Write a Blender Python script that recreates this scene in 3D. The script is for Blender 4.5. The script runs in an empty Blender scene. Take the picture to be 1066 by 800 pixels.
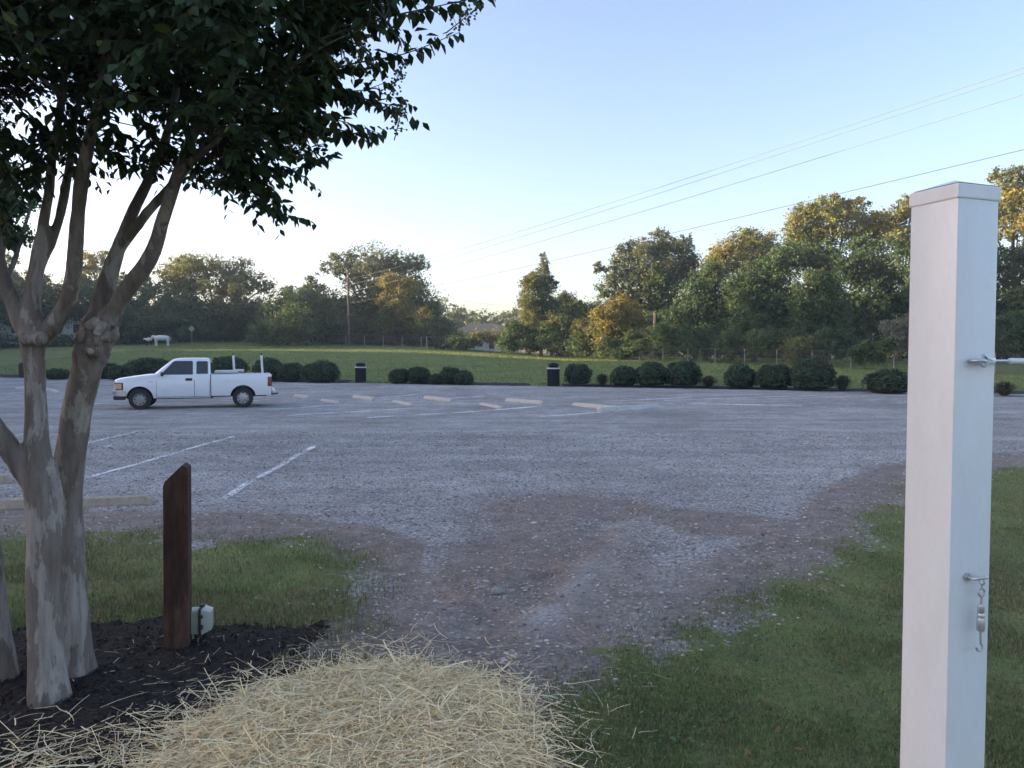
import bpy, bmesh, math, random
import numpy as np
from mathutils import Vector, Matrix
PI=math.pi
rng=np.random.default_rng(7); random.seed(7)
sc=bpy.context.scene; COL=sc.collection
# ------------------------------------------------------------------ camera
F=800.0; CX,CY=533.0,400.0; CH=1.95; HOR=368.0
PITCH=math.atan((CY-HOR)/F); cp,sp=math.cos(PITCH),math.sin(PITCH)
cam=bpy.data.cameras.new('camera'); cam.sensor_width=36; cam.lens=36*F/1066; cam.clip_start=.05; cam.clip_end=3000
co=bpy.data.objects.new('camera',cam); COL.objects.link(co); co.location=(0,0,CH); co.rotation_euler=(PI/2-PITCH,0,0); sc.camera=co
def P(px,py,D):
    u=(px-CX)/F; v=(CY-py)/F
    y=cp+v*sp; z=-sp+v*cp
    return np.array([u/y*D, D, CH+z/y*D])
def lerp(a,b,t): return a+(b-a)*t
def sstep(a,b,x):
    t=np.clip((np.asarray(x,float)-a)/(b-a),0,1); return t*t*(3-2*t)
# ------------------------------------------------------------------ noise / terrain
_T=np.random.default_rng(3).random((256,256))
def vnoise(x,y):
    x=np.asarray(x,float); y=np.asarray(y,float)
    xi=np.floor(x).astype(int); yi=np.floor(y).astype(int); fx=x-xi; fy=y-yi
    fx=fx*fx*(3-2*fx); fy=fy*fy*(3-2*fy)
    g=lambda i,j:_T[(xi+i)%256,(yi+j)%256]
    return (g(0,0)*(1-fx)+g(1,0)*fx)*(1-fy)+(g(0,1)*(1-fx)+g(1,1)*fx)*fy
def fbm(x,y,o=4):
    s=0;a=.5;t=0
    for k in range(o):
        s=s+a*vnoise(np.asarray(x)*2**k+17*k,np.asarray(y)*2**k+31*k); t+=a; a*=.5
    return s/t
ED=math.cos(math.atan(.386))
def edge_d(x,y): return (np.asarray(y)-(39.1-.386*np.asarray(x)))*ED
def slope(x): return np.interp(x,[-40,-10,5,60],[.08,.056,.029,.022])
def rut(x,y):
    # wheel rut running up from the straw into the gravel
    px=.10*(fbm(np.asarray(y)*1.1+3,np.asarray(y)*0,2)-.5)*2+np.interp(y,[4.4,5,5.8,6.6,7.6,9,10.5,12],[-.35,-.2,-.05,.2,.62,1.15,1.5,1.9])
    return np.asarray(x)-px
def base_z(x,y):
    x=np.asarray(x,float); y=np.asarray(y,float); d=edge_d(x,y)
    b=np.clip(d,0,None)
    z=.3*sstep(-14,0,d)+slope(x)*(np.minimum(b,42)+.15*np.clip(b-42,0,120))
    return z
def straw_h(x,y):
    r=((x+.74)/.93)**2+((y-3.55)/1.15)**2
    return .07*np.clip(1-r,0,None)**.8
def gz(x,y):
    x=np.asarray(x,float); y=np.asarray(y,float)
    z=base_z(x,y)
    near=1-sstep(10,16,y)
    r=rut(x,y)
    on=sstep(4.6,5.4,y)*(1-sstep(9,11,y))
    z=z+near*(.03*(fbm(x*1.3,y*1.3)-.5)+.018*(fbm(x*6,y*6,3)-.5))
    z=z+on*(-.026*np.exp(-(r/.2)**2)*(.4+1.2*fbm(x*3,y*2,2))+.02*np.exp(-((r-.36)/.14)**2)*(.3+1.4*fbm(x*4+7,y*3,2))+.014*np.exp(-((r+.36)/.13)**2)+.03*(fbm(x*9,y*9,3)-.5)*np.exp(-(r/.6)**2))
    # cross ribs left by a tyre, right of the rut
    rb=np.exp(-((x-(.95+(y-5.5)*.35))/.28)**2)*sstep(4.9,5.4,y)*(1-sstep(6.6,7.4,y))
    z=z+rb*.02*np.sin(y*38)
    mb=sstep(-.6,-1.6,x)*(1-sstep(5.0,5.5,y+.1*(fbm(x*2,y*2)-.5)))
    z=z+.03*mb
    return z
def G(px,py):
    # where the ray through a photo pixel meets the smooth ground
    D0=2.0
    for D in np.concatenate([np.arange(2,60,.05),np.arange(60,140,.2)]):
        p=P(px,py,D)
        if p[2]<=base_z(p[0],p[1]): return np.array([p[0],p[1],float(base_z(p[0],p[1]))])
    return P(px,py,60)
# ------------------------------------------------------------------ materials
def N(nt,t,loc=None,**kw):
    n=nt.nodes.new(t)
    for k,v in kw.items(): setattr(n,k,v)
    return n
def L(nt,a,b): nt.links.new(a,b)
def newmat(name):
    m=bpy.data.materials.new(name); m.use_nodes=True
    nt=m.node_tree; b=nt.nodes['Principled BSDF']; return m,nt,b
def ramp(nt,fac,stops):
    r=N(nt,'ShaderNodeValToRGB'); e=r.color_ramp.elements
    while len(e)<len(stops): e.new(.5)
    for el,(p,c) in zip(e,stops):
        el.position=p; el.color=(*c,1) if len(c)==3 else c
    L(nt,fac,r.inputs[0]); return r.outputs[0]
def noise(nt,vec,scale,detail=4,rough=.55,out='Fac'):
    n=N(nt,'ShaderNodeTexNoise'); n.inputs['Scale'].default_value=scale; n.inputs['Detail'].default_value=detail; n.inputs['Roughness'].default_value=rough
    if vec is not None: L(nt,vec,n.inputs['Vector'])
    return n.outputs[out]
def mix(nt,f,a,b,bt='MIX'):
    m=N(nt,'ShaderNodeMix',data_type='RGBA',blend_type=bt)
    for s,v in ((m.inputs[0],f),(m.inputs[6],a),(m.inputs[7],b)):
        if hasattr(v,'is_linked'): L(nt,v,s)
        elif isinstance(v,(tuple,list)): s.default_value=(*v,1)
        else: s.default_value=v
    return m.outputs[2]
def math_(nt,op,a,b=None):
    m=N(nt,'ShaderNodeMath',operation=op)
    for s,v in ((m.inputs[0],a),(m.inputs[1],b)):
        if v is None: continue
        if hasattr(v,'is_linked'): L(nt,v,s)
        else: s.default_value=v
    return m.outputs[0]
def mapping(nt,scale=(1,1,1),coord='Object'):
    t=N(nt,'ShaderNodeTexCoord'); m=N(nt,'ShaderNodeMapping'); m.inputs['Scale'].default_value=scale
    L(nt,t.outputs[coord],m.inputs['Vector']); return m.outputs[0]
def bump(nt,b,h,strength=.3,dist=.01):
    n=N(nt,'ShaderNodeBump'); n.inputs['Strength'].default_value=strength; n.inputs['Distance'].default_value=dist
    L(nt,h,n.inputs['Height']); L(nt,n.outputs[0],b.inputs['Normal'])
def simple(name,col,rough=.5,metal=0,var=.15,scale=8,bmp=0,bscale=60,stretch=(1,1,1),spec=.5):
    m,nt,b=newmat(name); v=mapping(nt,stretch)
    c=ramp(nt,noise(nt,v,scale,5,.6),[(.3,tuple(x*(1-var) for x in col)),(.7,tuple(min(1,x*(1+var)) for x in col))])
    L(nt,c,b.inputs['Base Color']); b.inputs['Roughness'].default_value=rough; b.inputs['Metallic'].default_value=metal
    b.inputs['Specular IOR Level'].default_value=spec
    if bmp: bump(nt,b,noise(nt,v,bscale,4),bmp)
    return m
def tinted(name,trans=.3,rough=.6,spec=.25):
    # colour from each face's own 'tint'
    m,nt,b=newmat(name); a=N(nt,'ShaderNodeAttribute',attribute_name='tint')
    L(nt,a.outputs['Color'],b.inputs['Base Color']); b.inputs['Roughness'].default_value=rough; b.inputs['Specular IOR Level'].default_value=spec
    if trans:
        t=N(nt,'ShaderNodeBsdfTranslucent'); L(nt,mix(nt,.5,a.outputs['Color'],(1.0,.95,.45),'MULTIPLY'),t.inputs['Color'])
        s=N(nt,'ShaderNodeMixShader'); s.inputs[0].default_value=trans
        out=nt.nodes['Material Output']; L(nt,b.outputs[0],s.inputs[1]); L(nt,t.outputs[0],s.inputs[2]); L(nt,s.outputs[0],out.inputs['Surface'])
    return m
M={}
M['leaf']=tinted('foliage',.35); M['myrtle']=tinted('myrtle_leaf',.22,.5,.3)
M['blade']=tinted('grass_blade',.25,.6); M['straw']=tinted('straw',.15,.6,.2); M['chip']=tinted('chips',0,.9,.15); M['stone']=tinted('stones',0,.85,.2)
def bark(name,c1,c2,c3,scale=1):
    m,nt,b=newmat(name); v=mapping(nt,(1,1,.28))
    n1=noise(nt,v,9*scale,4,.6); n2=noise(nt,v,34*scale,5,.65)
    base=ramp(nt,n1,[(.34,c1),(.5,c2),(.56,c3),(.75,tuple(x*1.15 for x in c3))])
    col=mix(nt,.75,base,ramp(nt,n2,[(.3,(.45,.45,.45)),(.6,(1,1,1))]),'MULTIPLY')
    L(nt,col,b.inputs['Base Color']); b.inputs['Roughness'].default_value=.8; b.inputs['Specular IOR Level'].default_value=.2
    h=math_(nt,'ADD',n2,math_(nt,'MULTIPLY',n1,1.5)); bump(nt,b,h,.5,.012); return m
M['bark']=bark('myrtle_bark',(.16,.13,.115),(.215,.18,.16),(.34,.305,.28))
m,nt,b=newmat('myrtle_bark'); v=mapping(nt,(1,1,.3)); v2=mapping(nt,(1,1,.12))
n1=noise(nt,v,7,3,.5); n2=noise(nt,v2,38,6,.7); n3=noise(nt,v,17,7,.72); n4=noise(nt,v2,15,4,.6)
base=ramp(nt,n4,[(.3,(.14,.113,.094)),(.5,(.195,.162,.138)),(.7,(.255,.218,.19))])
pale=ramp(nt,n2,[(.3,(.30,.262,.228)),(.7,(.40,.36,.315))])
fl=ramp(nt,math_(nt,'ADD',math_(nt,'MULTIPLY',n1,.6),math_(nt,'MULTIPLY',n3,.4)),[(.515,(0,0,0)),(.535,(.85,.85,.85))])
dk=ramp(nt,math_(nt,'ADD',math_(nt,'MULTIPLY',n3,.7),math_(nt,'MULTIPLY',n4,.3)),[(.36,(.85,.85,.85)),(.385,(0,0,0))])
col=mix(nt,dk,mix(nt,fl,base,pale),(.075,.055,.045)); col=mix(nt,.6,col,ramp(nt,n2,[(.28,(.5,.48,.46)),(.55,(1,1,1))]),'MULTIPLY')
L(nt,col,b.inputs['Base Color']); b.inputs['Roughness'].default_value=.75; b.inputs['Specular IOR Level'].default_value=.2
bump(nt,b,math_(nt,'ADD',math_(nt,'MULTIPLY',fl,-.5),math_(nt,'ADD',math_(nt,'MULTIPLY',n2,.8),math_(nt,'MULTIPLY',dk,-.4))),.55,.01); M['bark']=m
M['trunk']=bark('tree_bark',(.06,.05,.045),(.10,.085,.07),(.15,.13,.11),.4)
# ------------------------------------------------------------------ objects
def tag(o,label=None,cat=None,group=None,kind=None):
    if label: o['label']=label
    if cat: o['category']=cat
    if group: o['group']=group
    if kind: o['kind']=kind
    return o
def empty(name,loc,label,cat,group=None,rz=0):
    o=bpy.data.objects.new(name,None); COL.objects.link(o); o.location=tuple(float(v) for v in loc); o.rotation_euler=(0,0,rz); o.empty_display_size=.2
    return tag(o,label,cat,group)
def link(name,me,mat,parent=None,loc=None):
    o=bpy.data.objects.new(name,me); COL.objects.link(o)
    if mat is not None and not me.materials: me.materials.append(mat)
    if parent: o.parent=parent
    if loc is not None: o.location=tuple(float(v) for v in loc)
    return o
def npmesh(name,V,faces,tint=None,smooth=False,k=None):
    # V (n,3); faces (m,k) int array
    me=bpy.data.meshes.new(name); V=np.ascontiguousarray(V,dtype=np.float32); Fc=np.ascontiguousarray(faces,dtype=np.int32)
    m,k=Fc.shape
    me.vertices.add(len(V)); me.vertices.foreach_set('co',V.ravel())
    me.loops.add(m*k); me.loops.foreach_set('vertex_index',Fc.ravel())
    me.polygons.add(m); me.polygons.foreach_set('loop_start',np.arange(0,m*k,k,dtype=np.int32))
    try: me.polygons.foreach_set('loop_total',np.full(m,k,dtype=np.int32))
    except Exception: pass
    if tint is not None:
        a=me.attributes.new('tint','FLOAT_COLOR','FACE'); c=np.ones((m,4),dtype=np.float32); c[:,:3]=np.clip(tint,0,1); a.data.foreach_set('color',c.ravel())
    me.update(calc_edges=True)
    if smooth: me.polygons.foreach_set('use_smooth',np.ones(m,dtype=bool))
    me.validate(); return me
class MB:
    """collects shapes into one bmesh"""
    def __init__(s): s.bm=bmesh.new()
    def box(s,c,d,rot=None,bev=0):
        r=bmesh.ops.create_cube(s.bm,size=1); vs=r['verts']
        for v in vs: v.co=Vector((v.co.x*d[0],v.co.y*d[1],v.co.z*d[2]))
        if bev:
            es=list({e for v in vs for e in v.link_edges}); rr=bmesh.ops.bevel(s.bm,geom=es,offset=bev,segments=2,affect='EDGES',profile=.6)
            vs=list({v for f in rr['faces'] for v in f.verts}|{v for v in vs if v.is_valid})
        Mx=Matrix.Translation(Vector([float(q) for q in c]))
        if rot is not None: Mx=Mx@rot
        for v in vs: v.co=Mx@v.co
        return vs
    def tube(s,pts,rad,n=10,caps=True):
        pts=[Vector([float(q) for q in p]) for p in pts]
        if not hasattr(rad,'__len__'): rad=[rad]*len(pts)
        rings=[]; ref=None
        for i,p in enumerate(pts):
            t=(pts[min(i+1,len(pts)-1)]-pts[max(i-1,0)]).normalized()
            if ref is None:
                ref=Vector((1,0,0)) if abs(t.x)<.8 else Vector((0,1,0))
            a=(ref-t*ref.dot(t)).normalized(); b=t.cross(a); ref=a
            rings.append([s.bm.verts.new(p+(a*math.cos(2*PI*j/n)+b*math.sin(2*PI*j/n))*rad[i]) for j in range(n)])
        for r0,r1 in zip(rings,rings[1:]):
            for j in range(n): s.bm.faces.new((r0[j],r0[(j+1)%n],r1[(j+1)%n],r1[j]))
        if caps:
            s.bm.faces.new(rings[0][::-1]); s.bm.faces.new(rings[-1])
    def lathe(s,prof,n=24,Mx=Matrix()):
        rings=[]
        for r,z in prof:
            rings.append([s.bm.verts.new(Mx@Vector((r*math.cos(2*PI*j/n),r*math.sin(2*PI*j/n),z))) for j in range(n)] if r>1e-6 else [s.bm.verts.new(Mx@Vector((0,0,z)))])
        for r0,r1 in zip(rings,rings[1:]):
            for j in range(n):
                a=[r0[j%len(r0)],r0[(j+1)%len(r0)],r1[(j+1)%len(r1)],r1[j%len(r1)]]
                u=[]
                for v in a:
                    if v not in u: u.append(v)
                if len(u)>2: s.bm.faces.new(u)
    def prism(s,poly,d,Mx=Matrix()):
        # poly in local xz, thickness d along y
        f=[s.bm.verts.new(Mx@Vector((x,-d/2,z))) for x,z in poly]; b=[s.bm.verts.new(Mx@Vector((x,d/2,z))) for x,z in poly]
        n=len(poly); s.bm.faces.new(f); s.bm.faces.new(b[::-1])
        for i in range(n): s.bm.faces.new((f[i],b[i],b[(i+1)%n],f[(i+1)%n]))
    def build(s,name,mat,parent=None,loc=None,smooth=False,ang=35):
        bmesh.ops.recalc_face_normals(s.bm,faces=s.bm.faces[:])
        me=bpy.data.meshes.new(name); s.bm.to_mesh(me); s.bm.free()
        if smooth:
            me.polygons.foreach_set('use_smooth',np.ones(len(me.polygons),dtype=bool)); me.set_sharp_from_angle(angle=math.radians(ang))
        me.update(); return link(name,me,mat,parent,loc)
def evaluated(o):
    dg=bpy.context.evaluated_depsgraph_get(); me=bpy.data.meshes.new_from_object(o.evaluated_get(dg)); o.modifiers.clear(); old=o.data; o.data=me; bpy.data.meshes.remove(old); return o
# ------------------------------------------------------------------ leaves
def unit(v): return v/np.maximum(np.linalg.norm(v,axis=-1,keepdims=True),1e-9)
def leaf_quads(C,Nm,size,tint,aspect=.55,fold=.0):
    n=len(C); r=unit(rng.normal(size=(n,3))); a=unit(np.cross(Nm,r)); b=np.cross(Nm,a)
    s=size[:,None]
    V=np.stack([C-a*s,C+b*s*aspect+a*s*.1,C+a*s,C-b*s*aspect+a*s*.1],1).reshape(-1,3)
    return V,np.arange(4*n).reshape(n,4),tint
def crown_arrays(lobes,n,leaf,cl=22,spread=.2,inner=.35,jit=.3,fill=40,rag=4):
    n=int(n*2.1); leaf*=.78
    if rag:
        ext=[]
        for c,r,t in lobes:
            r=np.array(r)
            for _ in range(rag):
                d=unit(rng.normal(size=3)+np.array([0,-.3,.45])); s_=.28+.3*rng.random(); ext.append((np.array(c)+d*r*(.82+.3*rng.random()),r*s_,tuple(np.array(t)*(.85+.4*rng.random()))))
        lobes=list(lobes)+ext
    # lobes: list of (centre, radii(3), tint)
    Cs=[];Ns=[];Ts=[];Ss=[]
    w=np.array([(l[1][0]*l[1][2])+(l[1][0]*l[1][1]) for l in lobes]); w=w/w.sum()
    for (c,r,t),wi in zip(lobes,w):
        k=max(4,int(n*wi/cl)); r=np.array(r); c=np.array(c); t=np.array(t)
        d=unit(rng.normal(size=(k,3))); d[:,2]=np.where(d[:,2]<-.75,-d[:,2],d[:,2])
        ph=rng.random(3)*50
        lump=1+.34*(fbm(d[:,0]*2.3+ph[0]+d[:,2]*1.3,d[:,1]*2.3+ph[1]-d[:,2]*1.1,3)-.5)*2
        rad=np.where(rng.random(k)<inner,rng.random(k)**.5*.85,.86+.2*rng.random(k))*lump
        cc=c+d*r*rad[:,None]
        tone=(.72+.6*rng.random(k))
        cidx=np.repeat(np.arange(k),cl); m=len(cidx)
        off=rng.normal(size=(m,3))*np.array([1,1,.75])*spread*r.mean()*(.6+.8*rng.random(k))[cidx][:,None]
        Cs.append(cc[cidx]+off); Ns.append(unit(d[cidx]*.5+unit(rng.normal(size=(m,3)))*.9+np.array([0,0,.3])))
        hue=1+jit*(rng.random((k,3))-.5)*np.array([1,.5,.6])
        Ts.append(t*tone[cidx][:,None]*hue[cidx]*(.8+.4*rng.random((m,1)))); Ss.append(leaf*(.6+.7*rng.random(m)))
    if fill:
        for (c,r,t) in lobes:
            k=fill; r=np.array(r); d=unit(rng.normal(size=(k,3))); Cs.append(np.array(c)+d*r*(.72*rng.random((k,1))**.5)); Ns.append(unit(rng.normal(size=(k,3)))); Ts.append(np.array(t)*(.75+.3*rng.random((k,1)))); Ss.append(r.mean()*(.17+.12*rng.random(k)))
    return np.concatenate(Cs),np.concatenate(Ns),np.concatenate(Ss),np.concatenate(Ts)
def crown_mesh(name,lobes,n,leaf,**kw):
    C,Nm,S,T=crown_arrays(lobes,n,leaf,**kw); V,Fc,T=leaf_quads(C,Nm,S,T); return npmesh(name,V,Fc,T)
DK=(.075,.118,.054); MD=(.11,.155,.062); OL=(.20,.205,.078); YG=(.26,.235,.08); GR=(.16,.18,.11); GD=(.27,.225,.06); PALE=(.2,.21,.15)  # olive, yellow, grey and gold tints have the crowns' sunlight painted in
def LB(px,py,rx,ry,D,t,ky=.9):
    c=P(px,py,D); return (c,(rx/F*D,max(rx,ry)/F*D*ky,ry/F*D),t)
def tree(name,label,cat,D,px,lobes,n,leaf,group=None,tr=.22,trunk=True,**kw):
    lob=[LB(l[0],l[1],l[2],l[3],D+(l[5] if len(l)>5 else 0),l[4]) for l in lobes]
    bx=P(px,HOR,D)[0]; base=np.array([bx,D,float(base_z(bx,D))-.05])
    root=empty(name,base,label,cat,group)
    rel=[(c-base,r,t) for c,r,t in lob]
    if trunk:
        mb=MB(); top=max(rel,key=lambda l:l[0][2])[0]
        cz=np.mean([l[0][2] for l in rel])*.75
        fork=np.array([top[0]*.25,0,cz*.75])
        mb.tube([(0,0,-.1),(0,0,cz*.08),fork*np.array([.5,.5,.5])+np.array([.1,0,0]),fork],[tr*1.5,tr*1.05,tr*.9,tr*.75],10)
        for c,r,t in rel:
            e=c+np.array([0,0,r[2]*.3]); md=lerp(fork,e,.5)+np.array([0,0,-.12*np.linalg.norm(e-fork)])*np.sign(c[2]-fork[2])
            mb.tube([fork-np.array([0,0,tr*.5]),md,e],[tr*.55,tr*.34,tr*.1],7)
        mb.build('trunk',M['trunk'],root,smooth=True,ang=80)
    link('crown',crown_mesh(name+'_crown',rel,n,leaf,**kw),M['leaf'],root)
    return root
SUN_EL,SUN_AZ=9.0,-85.0; AIR,DUST,OZ,SKY,EXPO=.85,2.2,1.5,.15,1.8; SKYTINT=(1.02,.965,1.045); HAZE=.0007; DENOISE=True
# ------------------------------------------------------------------ ground sheet
def axis(a0,step0,mid,step1,far,neg):
    v=[a0]
    while v[-1]<mid: v.append(v[-1]+step0)
    s=step0
    while v[-1]<far:
        s=min(s*1.12,step1) if v[-1]<60 else s*1.13
        v.append(v[-1]+s)
    return v
xp=axis(0,.045,6.5,.4,290,0); xs=np.array([-v for v in xp[:0:-1]]+xp)
yp=axis(3.0,.04,11.5,.32,290,0); yn=[3.0]; s=.05
while yn[-1]>-80: s*=1.12; yn.append(yn[-1]-s)
ys=np.array(yn[:0:-1]+yp)
Xg,Yg=np.meshgrid(xs,ys); Zg=gz(Xg,Yg)
def masks(x,y):
    x=np.asarray(x,float); y=np.asarray(y,float)
    wob=(fbm(x*.9+5,y*.9+9,4)-.5); w2=(fbm(x*4,y*4,3)-.5)
    d=edge_d(x,y)
    # right lawn
    bd=np.interp(x,[-.4,.15,.8,1.54,3.06,6,9.45,20,60],[3.0,4.5,5.5,6.05,7.7,11.8,14.0,17,24])
    right=sstep(-.5,1.5,(bd-y)+wob*1.4+w2*.9)*sstep(-.35,.25,x+.45*w2)
    # left lawn strip
    bl=np.interp(x,[-30,-8,-3.3,-2.4,-1.5,-.9,-.7],[9.0,8.6,8.25,8.0,7.5,6.7,4])
    left=sstep(-.5,1.0,(bl-y)+wob*1.2+w2)*sstep(-.3,-2.0,x+.9*wob+w2*.7)
    far=sstep(-.1,.25,d+w2*.5)
    grass=np.maximum(np.maximum(right,left),far)
    back=sstep(1.5,.5,y)*sstep(-3,-2,x); grass=np.maximum(grass,back)
    # mulch : tree bed, and the strip under the far hedge
    tb=sstep(-.06,.1,(5.52-.02*(x+2)**2-y)+w2*.5+wob*.25)*sstep(-1.15,-1.45,x+w2*.5-.25*np.clip(4.6-y,0,2)*1.6)
    strip=np.zeros_like(x)
    for a,b in ((-44,-9.2),(-5.6,0.9),(2.6,24)):
        strip=np.maximum(strip,sstep(-.3,.2,x-a)*sstep(.3,-.2,x-b))
    hb=strip*sstep(-.35,-.1,d-.1+w2*.5)*sstep(2.1,1.6,d+w2*.6)
    mul=np.maximum(tb,hb)
    # bare brown soil round the lawn edges and the rut
    r=rut(x,y)
    dirt=np.exp(-((y-(bd+.2))/1.1)**2)*(x>-.6)*.75+np.exp(-((y-(bl+.35))/.8)**2)*(x<-.5)*.95
    dirt=np.maximum(dirt,np.exp(-(r/1.2)**2)*sstep(11.5,8,y)*.75)
    dirt=np.maximum(dirt,.85*np.exp(-((x-1.0)/1.5)**2-((y-9.3)/1.3)**2)); dirt=np.maximum(dirt,.8*np.exp(-((x-2.4)/.9)**2-((y-8.7)/.8)**2))
    dirt=np.clip(dirt*(.6+1.4*(wob+.5))+wob*.35,0,1)*(d<0)
    global _dust
    _dust=np.clip(np.exp(-((r-.38)/.2)**2)*sstep(4.8,5.6,y)*sstep(9.5,7,y)*.7+np.exp(-((x-(.95+(y-5.5)*.35))/.3)**2)*sstep(4.9,5.4,y)*sstep(7.6,6.6,y)*.7,0,1)*(.5+wob+w2*.6)-.9*np.exp(-(r/.22)**2)*sstep(5,6,y)*sstep(10,8,y)*np.clip(2.6*(fbm(x*2.2+5,y*2.2,4)-.45),0,1)
    return grass,mul,dirt
gm,mm,dm=masks(Xg,Yg); du=np.clip(_dust*.5+.5,0,1)
m,nt,b=newmat('ground')
v=mapping(nt,(1,1,1)); at=N(nt,'ShaderNodeAttribute',attribute_name='mask'); sepn=N(nt,'ShaderNodeSeparateColor'); L(nt,at.outputs['Color'],sepn.inputs[0])
def voro(scale,out='Color',rnd=1):
    n=N(nt,'ShaderNodeTexVoronoi'); n.inputs['Scale'].default_value=scale; L(nt,v,n.inputs['Vector']); return n.outputs[out]
bw=lambda c:(lambda n:(L(nt,c,n.inputs[0]),n.outputs[0])[1])(N(nt,'ShaderNodeRGBToBW'))
vc=bw(voro(34)); vd=voro(34,'Distance'); vc2=bw(voro(13)); vc3=bw(voro(75))
stone=ramp(nt,vc,[(.12,(.235,.232,.213)),(.45,(.475,.472,.437)),(.72,(.62,.62,.58)),(.93,(.85,.83,.8))])
stone=mix(nt,.45,stone,ramp(nt,vc3,[(.2,(.225,.223,.203)),(.8,(.615,.612,.57))]))
patch=noise(nt,v,.32,6,.6); patch2=noise(nt,v,1.7,6,.65)
wheel=noise(nt,mapping(nt,(.12,1.1,1)),1.0,5,.6)
stone=mix(nt,.75,stone,ramp(nt,patch,[(.3,(.62,.60,.60)),(.7,(1.18,1.16,1.2))]),'MULTIPLY')
stone=mix(nt,.7,stone,ramp(nt,patch2,[(.3,(.68,.66,.64)),(.68,(1.18,1.18,1.2))]),'MULTIPLY')
stone=mix(nt,.55,stone,ramp(nt,wheel,[(.32,(.7,.69,.7)),(.66,(1.25,1.25,1.27))]),'MULTIPLY')
stone=mix(nt,.85,stone,ramp(nt,vd,[(.25,(1,1,1)),(.75,(.5,.5,.5))]),'MULTIPLY')
dn=noise(nt,v,5,8,.7); dn2=noise(nt,v,1.1,5,.6)
soil=ramp(nt,dn,[(.3,(.10,.075,.058)),(.52,(.205,.155,.122)),(.75,(.36,.295,.245))])
soil=mix(nt,ramp(nt,dn2,[(.55,(0,0,0)),(.72,(.6,.6,.6))]),soil,(.32,.165,.10))
gn=noise(nt,v,30,8,.75); gn2=noise(nt,v,.5,7,.65); gn3=noise(nt,mapping(nt,(1,.3,1)),3,6,.7)
gr=ramp(nt,gn,[(.25,(.085,.115,.045)),(.5,(.155,.195,.075)),(.78,(.25,.27,.125))])
thn=noise(nt,v,2.2,6,.65); gr=mix(nt,ramp(nt,thn,[(.45,(0,0,0)),(.68,(.75,.75,.75))]),gr,(.19,.16,.10)); gr=mix(nt,.8,gr,ramp(nt,gn2,[(.3,(.7,.78,.7)),(.7,(1.25,1.15,1.05))]),'MULTIPLY')
gr=mix(nt,.55,gr,ramp(nt,gn3,[(.3,(.62,.7,.62)),(.7,(1.3,1.2,1.05))]),'MULTIPLY')
mn=noise(nt,v,45,6,.7); mul=ramp(nt,mn,[(.3,(.016,.014,.013)),(.6,(.042,.035,.032)),(.85,(.09,.076,.068))])
# crumble the mask edges with fine noise
def edge(ch,amt,nz): return ramp(nt,math_(nt,'ADD',sepn.outputs[ch],math_(nt,'MULTIPLY',math_(nt,'SUBTRACT',nz,.5),amt)),[(.38,(0,0,0)),(.62,(1,1,1))])
fine=noise(nt,v,14,8,.75)
col=mix(nt,edge(2,1.5,fine),stone,mix(nt,.3,soil,stone)); col=mix(nt,math_(nt,'MULTIPLY',ramp(nt,at.outputs['Alpha'],[(.5,(0,0,0)),(.85,(1,1,1))]),.75),col,mix(nt,.5,stone,(.58,.54,.50))); col=mix(nt,ramp(nt,at.outputs['Alpha'],[(.12,(.8,.8,.8)),(.46,(0,0,0))]),col,(.09,.07,.056)); col=mix(nt,edge(0,1.3,fine),col,gr); col=mix(nt,edge(1,.9,fine),col,mul)
L(nt,col,b.inputs['Base Color']); b.inputs['Roughness'].default_value=.92; b.inputs['Specular IOR Level'].default_value=.15
h=math_(nt,'ADD',math_(nt,'MULTIPLY',vd,-.9),math_(nt,'ADD',math_(nt,'MULTIPLY',dn,1.2),math_(nt,'MULTIPLY',gn,.6))); bump(nt,b,h,.75,.02)
M['ground']=m
nY,nX=Xg.shape; idx=np.arange(nY*nX).reshape(nY,nX)
quads=np.stack([idx[:-1,:-1],idx[:-1,1:],idx[1:,1:],idx[1:,:-1]],-1).reshape(-1,4)
allV=np.stack([Xg,Yg,Zg],-1).reshape(-1,3); mk=np.stack([gm,mm,dm,du],-1).reshape(-1,4)
fm=mk[quads].mean(1); farf=edge_d(allV[quads][:,:,0].mean(1),allV[quads][:,:,1].mean(1))>-.15
kind=np.where(fm[:,1]>.5,2,np.where(farf,3,np.where(fm[:,0]>.5,1,0)))
for k,nm in enumerate(('gravel_parking_lot','lawn','mulch_bed','grass_field')):
    q=quads[kind==k]; u,inv=np.unique(q,return_inverse=True); q2=inv.reshape(q.shape)
    me=npmesh(nm,allV[u],q2,smooth=True)
    a=me.attributes.new('mask','FLOAT_COLOR','POINT'); c=np.ascontiguousarray(mk[u],dtype=np.float32); a.data.foreach_set('color',c.ravel())
    tag(link(nm,me,M['ground']),kind='structure')
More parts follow.
